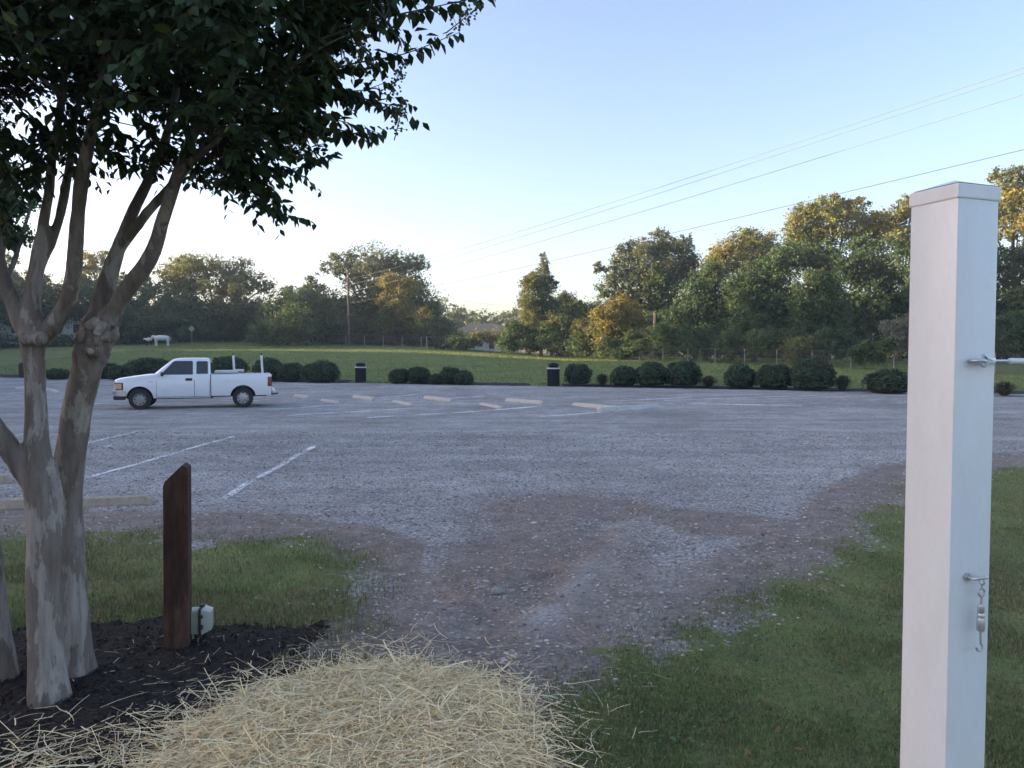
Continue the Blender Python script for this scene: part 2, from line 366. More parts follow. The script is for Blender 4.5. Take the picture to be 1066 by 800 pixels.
# ------------------------------------------------------------------ grass blades, stones, chips, straw
def in_view(x,y,mar=.42): return (np.abs(x)<(.666+mar)*y+.3)
def blades(x,y,hgt,wid,tint,lean=.7):
    n=len(x); z=gz(x,y)-.006; a=rng.random(n)*2*PI; wv=np.stack([np.cos(a),np.sin(a),0*a],1)*wid[:,None]
    b2=rng.random(n)*2*PI; ln=np.stack([np.cos(b2),np.sin(b2),0*b2],1)*(hgt*lean*rng.random(n))[:,None]
    B=np.stack([x,y,z],1); up=np.array([0,0,1])*hgt[:,None]
    V=np.stack([B-wv,B+wv,B+wv*.75+up*.6+ln*.4,B-wv*.75+up*.6+ln*.4,B+up+ln],1)
    return V.reshape(-1,3)
def blade_mesh(name,x,y,hgt,wid,tint):
    V=blades(x,y,hgt,wid,tint); n=len(x); i=np.arange(n)*5
    f=np.concatenate([np.stack([i,i+1,i+2,i+3],1),np.stack([i+3,i+2,i+4,i+4],1)])
    q=np.stack([i,i+1,i+2,i+3],1)
    me=bpy.data.meshes.new(name); me.vertices.add(len(V)); me.vertices.foreach_set('co',V.astype(np.float32).ravel())
    loops=np.concatenate([q.ravel(),np.stack([i+3,i+2,i+4],1).ravel()]).astype(np.int32)
    me.loops.add(len(loops)); me.loops.foreach_set('vertex_index',loops)
    me.polygons.add(2*n); me.polygons.foreach_set('loop_start',np.concatenate([np.arange(n)*4,4*n+np.arange(n)*3]).astype(np.int32))
    a=me.attributes.new('tint','FLOAT_COLOR','FACE'); c=np.ones((2*n,4),dtype=np.float32); c[:,:3]=np.concatenate([tint,tint]); a.data.foreach_set('color',c.ravel())
    me.update(calc_edges=True); me.validate(); return me
def scatter(n,x0,x1,y0,y1):
    # denser close to the camera
    u=rng.random(n); y=1/(1/y0+(1/y1-1/y0)*u); x=x0+(x1-x0)*rng.random(n); k=in_view(x,y); return x[k],y[k]
def grass_tint(n,x,y):
    t=np.array([.155,.205,.085])*(.6+.8*rng.random((n,1)))*(.75+.5*fbm(x*1.5,y*1.5))[:,None]
    t=t*np.array([1+.3*(rng.random(n)-.3),1+0*x,1+0*x]).T
    dry=rng.random(n)<(.20+.34*(fbm(x*.8+40,y*.8)>.56)); t[dry]=np.array([.30,.25,.16])*(.5+.7*rng.random((dry.sum(),1))); return t
x,y=scatter(1100000,-9,12,3.0,13)
g_,m_,d_=masks(x,y); pr=g_*(1-m_)*np.where(x<0,.9,.8)*(.34+.75*sstep(.36,.62,fbm(x*1.8+3,y*1.8+8)))
k=rng.random(len(x))<pr; x=x[k];y=y[k]; n=len(x)
hh=(.014+.028*rng.random(n)**1.6)*np.where(x<-.7,1.5,1.0)*(.6+.9*fbm(x*2.2,y*2.2)); ww=.0016+.0016*rng.random(n)+.0002*y
tag(link('grass',blade_mesh('grass',x,y,hh,ww,grass_tint(n,x,y)),M['blade']),'short patchy green grass growing beside the gravel and the mulch','grass',kind='stuff')
# longer far field tufts
u=rng.random(120000); d=.15+50*u**1.3; x=-42+72*rng.random(120000); y=(39.1-.386*x)+d/ED; k=in_view(x,y,.02); x,y=x[k],y[k]
g_,m_,d_=masks(x,y); k=(m_<.3); x,y=x[k],y[k]; n=len(x)
t=np.array([.20,.265,.08])*(.55+.85*rng.random((n,1)))*(.7+.6*fbm(x*.5,y*.5))[:,None]
tag(link('field_grass',blade_mesh('field_grass',x,y,.05+.06*rng.random(n),.012+.012*rng.random(n),t),M['blade']),'mown green grass of the field behind the hedge','grass',kind='stuff')
# stones
def stones(name,x,y,s,t):
    n=len(x); z=gz(x,y); a=rng.random(n)*2*PI
    oc=np.array([[1,0,0],[.25,.9,.05],[-.8,.55,0],[-.75,-.6,0],[.35,-.95,0],[.1,.05,.8],[0,0,-.6]],float)
    J=1+.5*(rng.random((n,7,3))-.5); Vv=oc[None]*J*s[:,None,None]*np.array([1,1,.62])
    c,sn=np.cos(a)[:,None],np.sin(a)[:,None]; X=Vv[...,0]*c-Vv[...,1]*sn; Y=Vv[...,0]*sn+Vv[...,1]*c
    W=np.stack([X+x[:,None],Y+y[:,None],Vv[...,2]+(z+s*.12)[:,None]],-1).reshape(-1,3)
    f=np.array([[i,(i+1)%5,5] for i in range(5)]+[[(i+1)%5,i,6] for i in range(5)]); Fc=(np.arange(n)[:,None,None]*7+f[None]).reshape(-1,3)
    return npmesh(name,W,Fc,np.repeat(t,10,0))
x,y=scatter(60000,-10,11,4.2,19); g_,m_,d_=masks(x,y); k=rng.random(len(x))<(1-g_)*(1-m_)*(.85-.5*d_)*(.35+.9*fbm(x*.9+70,y*.9)); x,y=x[k],y[k]; n=len(x)
s=.006+.013*rng.random(n)**2.4+.0008*y; t=np.array([.42,.385,.355])*(.45+1.0*rng.random((n,1))**1.3); wh=rng.random(n)<.11; t[wh]=np.array([.62,.61,.58])*(.7+.4*rng.random((wh.sum(),1)))
tag(link('gravel',stones('gravel',x,y,s,t),M['stone']),'loose grey and white gravel stones over the parking lot','gravel',kind='stuff')
# individual larger pale stones
for i,(px,py,s) in enumerate(((556,546,.05),(517,617,.075),(690,578,.03),(806,641,.025),(735,640,.028),(558,561,.035))):
    g=G(px,py); me=stones('rock',np.array([g[0]]),np.array([g[1]]),np.array([s]),np.array([[.30,.28,.26] if i==1 else [.55,.53,.48]]))
    me.transform(Matrix.Translation(Vector((-g[0],-g[1],-g[2]))))
    tag(link('rock',me,M['stone'],loc=g),['pale flat stone lying on the gravel beyond the rut','dark grey rock, largest, in the wheel rut in front of the straw','small white stone on gravel, middle right by the lawn','tiny pale stone on dirt nearest the right lawn','small stone where the tyre ribs meet the grass','pale stone at the edge of the dark hollow in the gravel'][i],'rock',"loose rocks on the gravel")
# mulch chips
n=15000; x=-5+4.4*rng.random(n); y=2.9+2.8*rng.random(n); g_,m_,d_=masks(x,y); k=(m_>.35)&in_view(x,y); x,y=x[k],y[k]; n=len(x)
C=np.stack([x,y,gz(x,y)+.004+.012*rng.random(n)],1); Nm=unit(rng.normal(size=(n,3))*.55+np.array([0,0,1]))
t=np.array([.032,.026,.023])*(.4+1.5*rng.random((n,1))); br=rng.random(n)<.04; t[br]=np.array([.075,.06,.052])
V,Fc,t=leaf_quads(C,Nm,.010+.022*rng.random(n)**2,t,.3); tag(link('mulch_chips',npmesh('mulch_chips',V,Fc,t),M['chip']),'dark shredded wood mulch chips around the tree base','mulch',kind='stuff')
# straw heap : mound plus strands
def strands(x,y,z,ln,w,t,flat=.16,curl=.5,seg=4):
    n=len(x); a=rng.random(n)*2*PI; el=flat*rng.normal(size=n); cv=curl*rng.normal(size=n)
    P0=np.stack([x,y,z],1); pts=[P0-0]; cur=P0.copy(); aa=a.copy(); ee=el.copy()
    kink=rng.integers(1,seg,n); kv=rng.normal(size=n)*.9*(rng.random(n)<.35)
    for i in range(seg):
        aa=aa+cv/seg+np.where(kink==i,kv,0); ee=ee-.10*rng.random(n)
        cur=cur+np.stack([np.cos(aa)*np.cos(ee),np.sin(aa)*np.cos(ee),np.sin(ee)],1)*(ln/seg)[:,None]; cur[:,2]=np.maximum(cur[:,2],gz(cur[:,0],cur[:,1])+straw_h(cur[:,0],cur[:,1])*.92+.003); pts.append(cur.copy())
    pts=np.stack(pts,1); side=np.stack([-np.sin(a),np.cos(a),0*a],1); tw=rng.normal(size=n)*.5; side=unit(side+np.stack([0*a,0*a,tw],1))*w[:,None]
    V=np.concatenate([pts+side[:,None],pts-side[:,None]],1).reshape(-1,3); k=seg+1
    f=np.array([[i,i+1,k+i+1,k+i] for i in range(seg)]); Fc=(np.arange(n)[:,None,None]*2*k+f[None]).reshape(-1,4)
    return V,Fc,np.repeat(t,seg,0)
gx,gy=np.meshgrid(np.linspace(-2.2,.6,120),np.linspace(2.2,4.9,110)); hz=straw_h(gx,gy); zz=gz(gx,gy)+np.where(hz>.02,hz-.012,-.03)+.012*(fbm(gx*9,gy*9)-.5)
ii=np.arange(gx.size).reshape(gx.shape); mound=npmesh('straw_mound',np.stack([gx,gy,zz],-1).reshape(-1,3),np.stack([ii[:-1,:-1],ii[:-1,1:],ii[1:,1:],ii[1:,:-1]],-1).reshape(-1,4),smooth=True)
n=16000; r=rng.random(n)**.5*1.02; a=rng.random(n)*2*PI; x=-.74+.92*r*np.cos(a); y=3.55+1.15*r*np.sin(a)
n2=2400; r=.88+.24*np.abs(rng.normal(size=n2)); a=rng.random(n2)*2*PI; x2=-.74+.93*r*np.cos(a); y2=3.55+1.15*r*np.sin(a)
n3=900; x3=-2.6+1.5*rng.random(n3); y3=3.15+.5*rng.random(n3)+.45*(x3+2.3)*(x3>-2.3)+.2*rng.normal(size=n3)
x=np.concatenate([x,x2,x3]);y=np.concatenate([y,y2,y3]); k=in_view(x,y,.5)&(y>2.3); x,y=x[k],y[k]; n=len(x)
z=gz(x,y)+straw_h(x,y)+.006+.035*rng.random(n)**2
t=np.array([1.0,.80,.48])*(.55+.62*rng.random((n,1)))*np.array([1,1,1]); pl=rng.random(n)<.25; t[pl]=np.array([1.0,.84,.56])*(.8+.3*rng.random((pl.sum(),1)))
V,Fc,T=strands(x,y,z,.04+.30*rng.random(n)**1.7,.0013+.0016*rng.random(n),t)
so=tag(link('straw_pile',npmesh('straw_pile',V,Fc,T),M['straw']),'loose heap of pale dry straw spread on the ground by the mulch','straw',kind='stuff')
M['straw_under']=simple('straw_under',(.74,.54,.28),.9,0,.5,40,.6,90)
link('straw_base',mound,M['straw_under'],so)
n=300; x=np.concatenate([-2.7+1.7*rng.random(170),-1.2+2.4*rng.random(130)]); y=np.concatenate([3.5+1.7*rng.random(170),4.2+1.2*rng.random(130)])
V,Fc,T=strands(x,y,gz(x,y)+.012,.03+.11*rng.random(n),.0016+.001*rng.random(n),np.array([.58,.50,.36])*(.6+.5*rng.random((n,1))),.05)
tag(link('straw_scraps',npmesh('straw_scraps',V,Fc,T),M['straw']),'stray straw stalks scattered on the mulch and soil around the heap','straw',kind='stuff')

# dead leaves and clover on the lawn and gravel edge
n=260; x=-4+9*rng.random(n); y=3.4+6.5*rng.random(n); g_,m_,d_=masks(x,y); k=(m_<.3)&(straw_h(x,y)<=0); x,y=x[k],y[k]; n=len(x)
C=np.stack([x,y,gz(x,y)+.02],1); t=np.array([.22,.14,.075])*(.5+.9*rng.random((n,1))); V,Fc,t=leaf_quads(C,unit(rng.normal(size=(n,3))*.35+np.array([0,0,1])),.012+.016*rng.random(n),t,.5)
tag(link('fallen_leaves',npmesh('fallen_leaves',V,Fc,t),M['chip']),'small dry brown leaves fallen on the grass and gravel edge','leaves',kind='stuff')
n=2600; cx=.3+5*rng.random(40); cy=3.3+4*rng.random(40); i=rng.integers(0,40,n); x=cx[i]+.10*rng.normal(size=n); y=cy[i]+.12*rng.normal(size=n); g_,m_,d_=masks(x,y); k=(g_>.6)&(straw_h(x,y)<=0)&(x>.2); x,y=x[k],y[k]; n=len(x)
C=np.stack([x,y,gz(x,y)+.018+.02*rng.random(n)],1); t=np.array([.10,.17,.07])*(.6+.7*rng.random((n,1))); V,Fc,t=leaf_quads(C,unit(rng.normal(size=(n,3))*.4+np.array([0,0,1])),.007+.006*rng.random(n),t,.8)
tag(link('clover',npmesh('clover',V,Fc,t),M['blade']),'clover and small broadleaf weeds in the right lawn','weeds',kind='stuff')
# ------------------------------------------------------------------ crape myrtle (foreground)
mbase=P(52,HOR,4.3); mbase=np.array([mbase[0],4.3,float(gz(mbase[0],4.3))])
limbs=[
 [(53,748,25,4.2),(52,725,22,4.2),(49,690,18.5,4.2),(47,620,17,4.2),(45,550,18,4.2),(43,508,21,4.2),(40,480,16,4.22)],
 [(43,508,17,4.2),(38,450,12,4.2),(36,400,11.5,4.2),(34,368,14,4.2),(32,345,17,4.2),(33,325,14,4.2)],
 [(42,512,15,4.2),(20,482,12,4.2),(0,455,11,4.15),(-28,415,10,4.1),(-60,350,9,4.0),(-85,250,8,3.9),(-100,120,6,3.8)],
 [(40,352,14,4.2),(56,335,10,4.2),(70,320,10,4.18),(77,298,10.5,4.15),(79,255,9.5,4.1),(83,205,9,4.05),(93,150,8,4.0),(106,80,6,3.9),(118,0,5,3.85),(125,-80,3.5,3.8)],
 [(30,348,14,4.2),(35,305,9.5,4.2),(40,268,8.5,4.22),(47,225,7,4.25),(56,160,6,4.3),(62,100,5,4.3),(70,20,4,4.35),(75,-70,3,4.4)],
 [(38,285,8,4.2),(56,240,6.5,4.3),(68,195,5.5,4.4),(80,120,4.5,4.5),(95,40,3.5,4.6)],
 [(26,345,13,4.2),(12,312,9.5,4.2),(2,280,8.5,4.2),(-8,200,7.5,4.2),(-14,100,6,4.2),(-20,-40,4,4.2)],
 [(80,714,25,4.58),(77,690,20,4.58),(72,610,17,4.56),(68,540,17,4.55),(68,500,17,4.55),(74,455,15.5,4.5),(84,412,15.5,4.45),(93,380,19,4.4),(99,356,20,4.38),(103,338,19,4.36)],
 [(108,345,14,4.36),(127,310,11,4.3),(143,290,11,4.25),(156,273,11.5,4.2),(163,250,10,4.15),(172,215,8.5,4.1),(188,175,8,4.0),(205,135,7,3.95),(217,108,6.5,3.9),(240,40,5,3.8),(255,-30,4,3.7)],
 [(102,338,14,4.36),(108,300,12,4.36),(118,275,10.5,4.36),(128,250,8.5,4.36),(142,215,7.5,4.36),(160,175,6.5,4.36),(176,130,5.5,4.36),(192,50,4,4.4),(200,-40,3,4.4)],
 [(122,262,9,4.36),(140,238,7.5,4.32),(160,212,6.5,4.3),(180,192,6,4.28),(205,160,5,4.25),(240,120,4,4.2),(285,70,3,4.1),(330,30,2.4,4.0)],
 [(0,735,24,4.5),(-2,712,21,4.5),(-8,650,17,4.5),(-16,560,15,4.5),(-30,470,13,4.55),(-60,350,11,4.6),(-95,200,8,4.7),(-120,60,6,4.8),(-130,-80,4,4.9)],
 [(188,175,5,4.0),(225,150,4.5,3.8),(262,110,4,3.6),(300,70,3.2,3.5),(345,42,2.6,3.45),(400,20,2,3.45)],
 [(205,135,5,3.95),(240,140,4,4.1),(285,130,3,4.2),(340,140,2,4.25)],
 [(118,0,4,3.85),(170,-30,4,3.5),(240,-60,3.5,3.2),(330,-60,3,3.1)],
 [(62,100,4,4.3),(20,60,3.5,3.8),(-20,20,3,3.4)],
]
SK=[]
mb=MB()
for lm in limbs:
    pts=[];rr=[]
    raw=[(P(a,b_,d)-mbase,r/F*d) for a,b_,r,d in lm]
    for (p0,r0),(p1,r1) in zip(raw,raw[1:]):
        k=max(2,int(np.linalg.norm(p1-p0)/.07))
        for i in range(k): pts.append(lerp(p0,p1,i/k)); rr.append(lerp(r0,r1,i/k))
    pts.append(raw[-1][0]); rr.append(raw[-1][1]); rr=[r_*(.80 if p_[2]>1.75 else .94) for r_,p_ in zip(rr,pts)]
    pts=np.array(pts); rr=np.array(rr)
    for _ in range(3): pts[1:-1]=.25*pts[:-2]+.5*pts[1:-1]+.25*pts[2:]; rr[1:-1]=.25*rr[:-2]+.5*rr[1:-1]+.25*rr[2:]
    q=pts.shape[0]; wv=np.stack([fbm(pts[:,2]*3+q,pts[:,0]*3,2)-.5,fbm(pts[:,2]*3+q+9,pts[:,1]*3,2)-.5,0*pts[:,0]],1)*.03; wv[0]=0
    mb.tube(pts+wv,rr,14); SK+= [(p,r) for p,r in zip(pts,rr)]
# burls on the pruned knuckles and root flare
for a,b_,r,d in ((98,362,10,4.3),(117,350,6,4.27),(112,332,8,4.29),(88,352,8,4.32),(108,340,5,4.22),(121,342,4,4.28),(100,346,4,4.19),(110,352,4,4.2),(94,340,4,4.22),(28,352,9,4.14),(42,353,8,4.12),(104,352,7,4.24),(98,337,5,4.22),(92,366,4,4.2),):
    c=P(a,b_,d)-mbase; s=r/F*d; u=bmesh.ops.create_icosphere(mb.bm,subdivisions=2,radius=s)
    for vv in u['verts']: vv.co=Vector([float(q) for q in c])+Vector((vv.co.x,vv.co.y,vv.co.z*1.1))
root=empty('crape_myrtle_tree',mbase,'multi-stemmed tree with smooth peeling bark and dark overhanging leaves in the mulch bed','tree')
tr=mb.build('trunk',M['bark'],root)
md=tr.modifiers.new('r','REMESH'); md.mode='VOXEL'; md.voxel_size=.0115; md.use_smooth_shade=True
md=tr.modifiers.new('s','SMOOTH'); md.factor=.5; md.iterations=9
tr=evaluated(tr)
nv=len(tr.data.vertices); co_=np.empty(nv*3,dtype=np.float32); tr.data.vertices.foreach_get('co',co_); co_=co_.reshape(-1,3); no=np.empty(nv*3,dtype=np.float32); tr.data.vertex_normals.foreach_get('vector',no); no=no.reshape(-1,3)
ang=np.arctan2(no[:,1],no[:,0])
dsp=.012*(fbm(co_[:,0]*7+co_[:,1]*5,co_[:,2]*3.5,3)-.5)+.007*(fbm(co_[:,0]*26+co_[:,1]*21,co_[:,2]*9,3)-.5)
cur=np.exp(-(((co_[:,2]+mbase[2]-P(100,352,4.3)[2])/.16)**2))*(co_[:,0]+mbase[0]>P(70,350,4.3)[0])
dsp=dsp+cur*(.05*(fbm(co_[:,0]*16+3,co_[:,2]*15+co_[:,1]*12,3)-.45)+.03*(fbm(co_[:,0]*45+3,co_[:,2]*42+co_[:,1]*38,3)-.45))
co_=co_+no*dsp[:,None]; tr.data.vertices.foreach_set('co',co_.ravel()); tr.data.update()
tr.data.polygons.foreach_set('use_smooth',np.ones(len(tr.data.polygons),dtype=bool))
if not tr.data.materials: tr.data.materials.append(M['bark'])
# ---- twigs with leaves
SKP=np.array([p for p,r in SK]); SKR=np.array([r for p,r in SK]); thin=SKR<.034; SKT=SKP[thin]
poly=np.array([(-330,-330),(340,-330),(430,-120),(420,-30),(385,5),(362,28),(345,70),(330,105),(322,140),(268,165),(258,188),(228,188),(205,176),(150,158),(60,150),(0,160),(-120,185),(-330,150)],float)
def inside(p,x,y):
    r=np.zeros(len(x),bool); j=len(p)-1
    for i in range(len(p)):
        xi,yi=p[i];xj,yj=p[j]; c=((yi>y)!=(yj>y))&(x<(xj-xi)*(y-yi)/(yj-yi+1e-9)+xi); r^=c; j=i
    return r
def pdist(p,x,y):
    dm=np.full(len(x),1e9)
    for i in range(len(p)):
        a=p[i];b_=p[(i+1)%len(p)]; ab=b_-a; t=np.clip(((x-a[0])*ab[0]+(y-a[1])*ab[1])/(ab@ab),0,1); dm=np.minimum(dm,np.hypot(x-a[0]-t*ab[0],y-a[1]-t*ab[1]))
    return dm
LV=[];LT=[]
def leaf6(C,A,Nn,s,t):
    # folded pointed leaf : base C, axis A, normal Nn
    B=np.cross(A,Nn); s=s[:,None]
    mid1=C+A*s*.42+Nn*s*-.03; tip=C+A*s-Nn*s*.10
    l=C+A*s*.40+B*s*.26+Nn*s*.07; r=C+A*s*.40-B*s*.26+Nn*s*.07; l2=C+A*s*.72+B*s*.17+Nn*s*.0; r2=C+A*s*.72-B*s*.17
    base=C
    V=np.stack([base,l,l2,tip,r2,r,mid1],1).reshape(-1,3); LV.append(V); LT.append(t)
def shoot(pts,n,size,droop=.5,pair=True):
    pts=np.array(pts); seg=np.linspace(0,len(pts)-1.001,n); i=seg.astype(int); f=(seg-i)[:,None]; C=pts[i]*(1-f)+pts[i+1]*f; T=unit(pts[i+1]-pts[i])
    up=np.array([0,0,1.0]); S=unit(np.cross(T,up)+1e-6); sg=np.where(np.arange(n)%2==0,1,-1)[:,None]
    A=unit(T*.45+S*sg*.8+rng.normal(size=(n,3))*.28-up*droop*(.4+.8*rng.random((n,1)))); Nn=unit(up+rng.normal(size=(n,3))*.45); Nn=unit(Nn-A*(A*Nn).sum(1,keepdims=True))
    s=size*(.65+.5*rng.random(n))*(1-.35*np.linspace(0,1,n)**3); t=np.array([.042,.07,.032])*(.55+.9*rng.random((n,1)))*np.array([1,1,1])
    yl=rng.random(n)<.05; t[yl]=np.array([.12,.13,.035]); leaf6(C,A,Nn,s,t)
tw=MB()
def bez(p0,p1,p2,k): 
    t=np.linspace(0,1,k)[:,None]; return p0*(1-t)**2+2*p1*t*(1-t)+p2*t*t
# dense mass
qx=rng.uniform(-330,440,26000); qy=rng.uniform(-330,190,26000); ok=inside(poly,qx,qy); qx,qy=qx[ok],qy[ok]; dd=pdist(poly,qx,qy)
sel=slice(0,3700); qx,qy,dd=qx[sel],qy[sel],dd[sel]
hole=(((qx-35)/46)**2+((qy-118)/27)**2<1)|(((qx-142)/34)**2+((qy-140)/34)**2<1)|(((qx-180)/20)**2+((qy-140)/16)**2<1)|(((qx-20)/30)**2+((qy-165)/16)**2<1)
th=np.clip(dd/120,0,1)**.5*1.35+.12; D=4.15+(rng.random(len(qx))*2-1)*th; lowq=(qy>60)&(qx<230)&(D<4.3)&(rng.random(len(qx))<.85); D=np.where(lowq,4.45+.7*rng.random(len(qx)),D)
for a,b_,d,hl in zip(qx,qy,D,hole):
    if hl: continue
    p=P(a,b_,d)-mbase
    j=np.argmin(((SKT-p)**2).sum(1)); o=SKT[j]; v_=p-o; ln=np.linalg.norm(v_)
    outd=unit(v_*np.array([1,1,.2])+rng.normal(size=3)*.25*max(ln,.2)); L_=.28+.22*rng.random()
    e=p+outd*L_*.5+np.array([0,0,-.05-.06*rng.random()]); s_=p-outd*L_*.5
    tpts=bez(s_,p+np.array([0,0,.05]),e,7)
    if rng.random()<.5: tw.tube([o,lerp(o,s_,.55)+np.array([0,0,-.03]),s_],[.006,.004,.003],4,False)
    tw.tube(tpts[::2],[.003,.0025,.002,.001],3,False)
    shoot(tpts,int(15+8*rng.random()),.078,.5)
# explicit sprays that stand out against the sky: (photo points..., depth, leaves)
sprays=[([(330,42),(400,18),(450,8),(512,-6)],3.45,28),([(345,10),(420,-5),(470,-14),(520,-40)],3.5,26),([(310,85),(365,66),(420,58),(478,34)],3.6,34),([(310,92),(360,98),(400,108),(412,112)],3.7,24),
 ([(285,135),(320,132),(360,136),(388,146)],3.9,30),([(270,120),(320,118),(352,125),(398,140)],3.8,26),([(246,176),(262,200),(282,220),(316,228)],3.9,20),([(250,150),(272,180),(282,205),(290,226)],3.9,18),
 ([(300,60),(340,40),(370,44),(400,72)],3.7,22),([(230,165),(270,172),(300,178),(318,172)],4.0,18),([(280,150),(310,160),(330,168),(352,158)],3.95,18),([(320,20),(370,8),(400,22),(425,48)],3.5,24),
 ([(300,100),(345,92),(375,96),(402,86)],3.65,20),([(100,150),(120,160),(130,172),(150,176)],3.9,12),([(95,120),(130,140),(150,160),(166,172)],4.3,14),([(20,140),(35,160),(30,178),(36,190)],3.9,12),
 ([(-25,140),(0,165),(14,188),(20,212)],3.8,16),([(-40,175),(-15,195),(2,215),(8,240)],3.9,16),([(52,110),(66,138),(80,160),(84,182)],3.8,14),([(100,95),(112,120),(118,145),(122,170)],3.75,15),([(140,100),(150,130),(160,155),(158,180)],3.7,15),([(185,120),(196,150),(205,175),(215,196)],3.75,15),([(10,100),(26,120),(40,140),(46,160)],3.7,12),([(235,140),(250,165),(258,190),(262,214)],3.8,16),
 ([(-40,130),(0,140),(25,150),(40,172)],3.7,14),([(225,150),(245,170),(240,188),(228,196)],4.1,14),([(40,130),(60,150),(75,170),(68,190)],4.4,12)]
for sp_,d,n in sprays:
    q=np.array([P(a,b_,d+.12*i)-mbase for i,(a,b_) in enumerate(sp_)])
    t=np.linspace(0,3,13); i=np.minimum(t.astype(int),2); f=(t-i)[:,None]; pp=q[i]*(1-f)+q[i+1]*f
    for _ in range(2): pp[1:-1]=.25*pp[:-2]+.5*pp[1:-1]+.25*pp[2:]
    tw.tube(pp,list(np.linspace(.006,.0015,13)),5); shoot(pp,n,.105,.8)
    for k in range(3):
        b0=pp[3+3*k]; e=b0+unit(pp[-1]-pp[0])*.16+rng.normal(size=3)*.06; shoot([b0,lerp(b0,e,.5)+np.array([0,0,.01]),e],8,.08,.6)
M['twig']=simple('twig',(.05,.045,.03),.8,0,.2,30); tw.build('twigs',M['twig'],root)
V=np.concatenate(LV); T=np.concatenate(LT); n=len(T); ix=np.arange(n)[:,None]*7
Fc=np.stack([ix+np.array([0,1,2,6]),ix+np.array([6,2,3,4]),ix+np.array([0,6,4,5])],1).reshape(-1,4)
link('crown',npmesh('crape_crown',V,Fc,np.repeat(T,3,0),smooth=False),M['myrtle'],root)
# seed/flower panicles
M['panicle']=simple('panicle',(.085,.095,.035),.7,0,.3,60)
for a,b_,d in ((218,58,3.2),(368,72,3.62),(412,140,3.8),(212,196,4.6),(130,45,3.3),(470,30,3.5),(300,160,3.9),(405,100,3.72)):
    mbp=MB(); c=P(a,b_,d)-mbase; ax=unit(np.array([.6*rng.random()+.1,-.1,.45]))
    mbp.tube([c-ax*.03,c+ax*.16],[.003,.001],4)
    for k in range(70):
        u=rng.random(); r_=.065*(1-u*.75); an=rng.random()*2*PI; s1=unit(np.cross(ax,[0,0,1.])); s2=np.cross(ax,s1); pc=c+ax*(.17*u)+(s1*math.cos(an)+s2*math.sin(an))*r_*rng.random()**.5
        qq=bmesh.ops.create_icosphere(mbp.bm,subdivisions=1,radius=.0045+.003*rng.random())
        for vv in qq['verts']: vv.co+=Vector([float(z_) for z_ in pc])
        if k%3==0: mbp.tube([c+ax*(.15*u),pc],.0012,3,False)
    mbp.build('flower_cluster',M['panicle'],root)
# ------------------------------------------------------------------ wooden bollard + floodlight
M['wood']=bark('stained_wood',(.05,.026,.018),(.07,.037,.026),(.10,.055,.04),.7)
g=np.array([P(180,HOR,5.0)[0],5.0,0]); g[2]=float(gz(g[0],g[1]))
mb=MB(); hgt=1.20; w=.075
mb.prism([(-w,-.1),(w,-.1),(w,hgt-.02),(w*.55,hgt),(-w*.85,hgt-.105),(-w,hgt-.135)],.15)
o=mb.build('wooden_bollard',M['wood'],loc=g); o.rotation_euler=(0,.012,math.radians(14))
md=o.modifiers.new('b','BEVEL'); md.width=.006; md.segments=2; evaluated(o)
tag(o,'dark brown square timber post with slanted top standing in the mulch','post')
M['putty']=simple('putty_plastic',(.30,.31,.25),.5,0,.1,12); M['rubber']=simple('black_rubber',(.02,.02,.02),.6); M['lens']=simple('frosted_lens',(.38,.39,.33),.25,0,.06)
lg=np.array([P(203,HOR,5.12)[0],5.12,0]); lg[2]=float(gz(lg[0],lg[1]))
root=empty('floodlight',lg,'small putty-grey ground floodlight with black clamps behind the timber post','floodlight',rz=math.radians(12))
mb=MB(); mb.box((-.045,0,.125),(.10,.12,.155),bev=.012); mb.tube([(-.05,0,-.05),(-.05,0,.06)],.014,8); mb.build('housing',M['putty'],root,smooth=True)
mb=MB()
v_=mb.box((.052,0,.13),(.065,.13,.17),bev=.008)
for q in v_:
    if q.co.x>.05: q.co.y*=.78; q.co.z=.13+(q.co.z-.13)*.74
mb.build('lamp_cover',M['lens'],root,smooth=True)
mb=MB(); mb.box((.013,0,.13),(.014,.142,.184),bev=.004)
for s_ in (-1,1):
    mb.box((.02,s_*.073,.10),(.03,.012,.03),bev=.003); mb.box((.02,s_*.073,.17),(.03,.012,.02),bev=.003)
mb.box((.02,0,.225),(.035,.03,.012),bev=.003); mb.build('gasket',M['rubber'],root,smooth=True)
# ------------------------------------------------------------------ white vinyl post with hook hardware
M['vinyl']=None
m,nt,b=newmat('white_vinyl'); v=mapping(nt,(1,1,.35)); n1=noise(nt,v,14,7,.7); n2=noise(nt,v,120,3,.6)
c=ramp(nt,n1,[(.3,(.76,.755,.75)),(.55,(.80,.798,.795)),(.8,(.82,.82,.82))]); c=mix(nt,.35,c,ramp(nt,n2,[(.35,(.93,.925,.92)),(.6,(1,1,1))]),'MULTIPLY')
n5=noise(nt,mapping(nt,(1,1,.6)),9,8,.8); c=mix(nt,ramp(nt,n5,[(.66,(0,0,0)),(.72,(.35,.35,.35))]),c,(.42,.40,.36)); L(nt,c,b.inputs['Base Color']); b.inputs['Roughness'].default_value=.38; bump(nt,b,n1,.06,.01); M['vinyl']=m
M['steel']=simple('zinc_steel',(.58,.59,.60),.42,.75,.12,40)
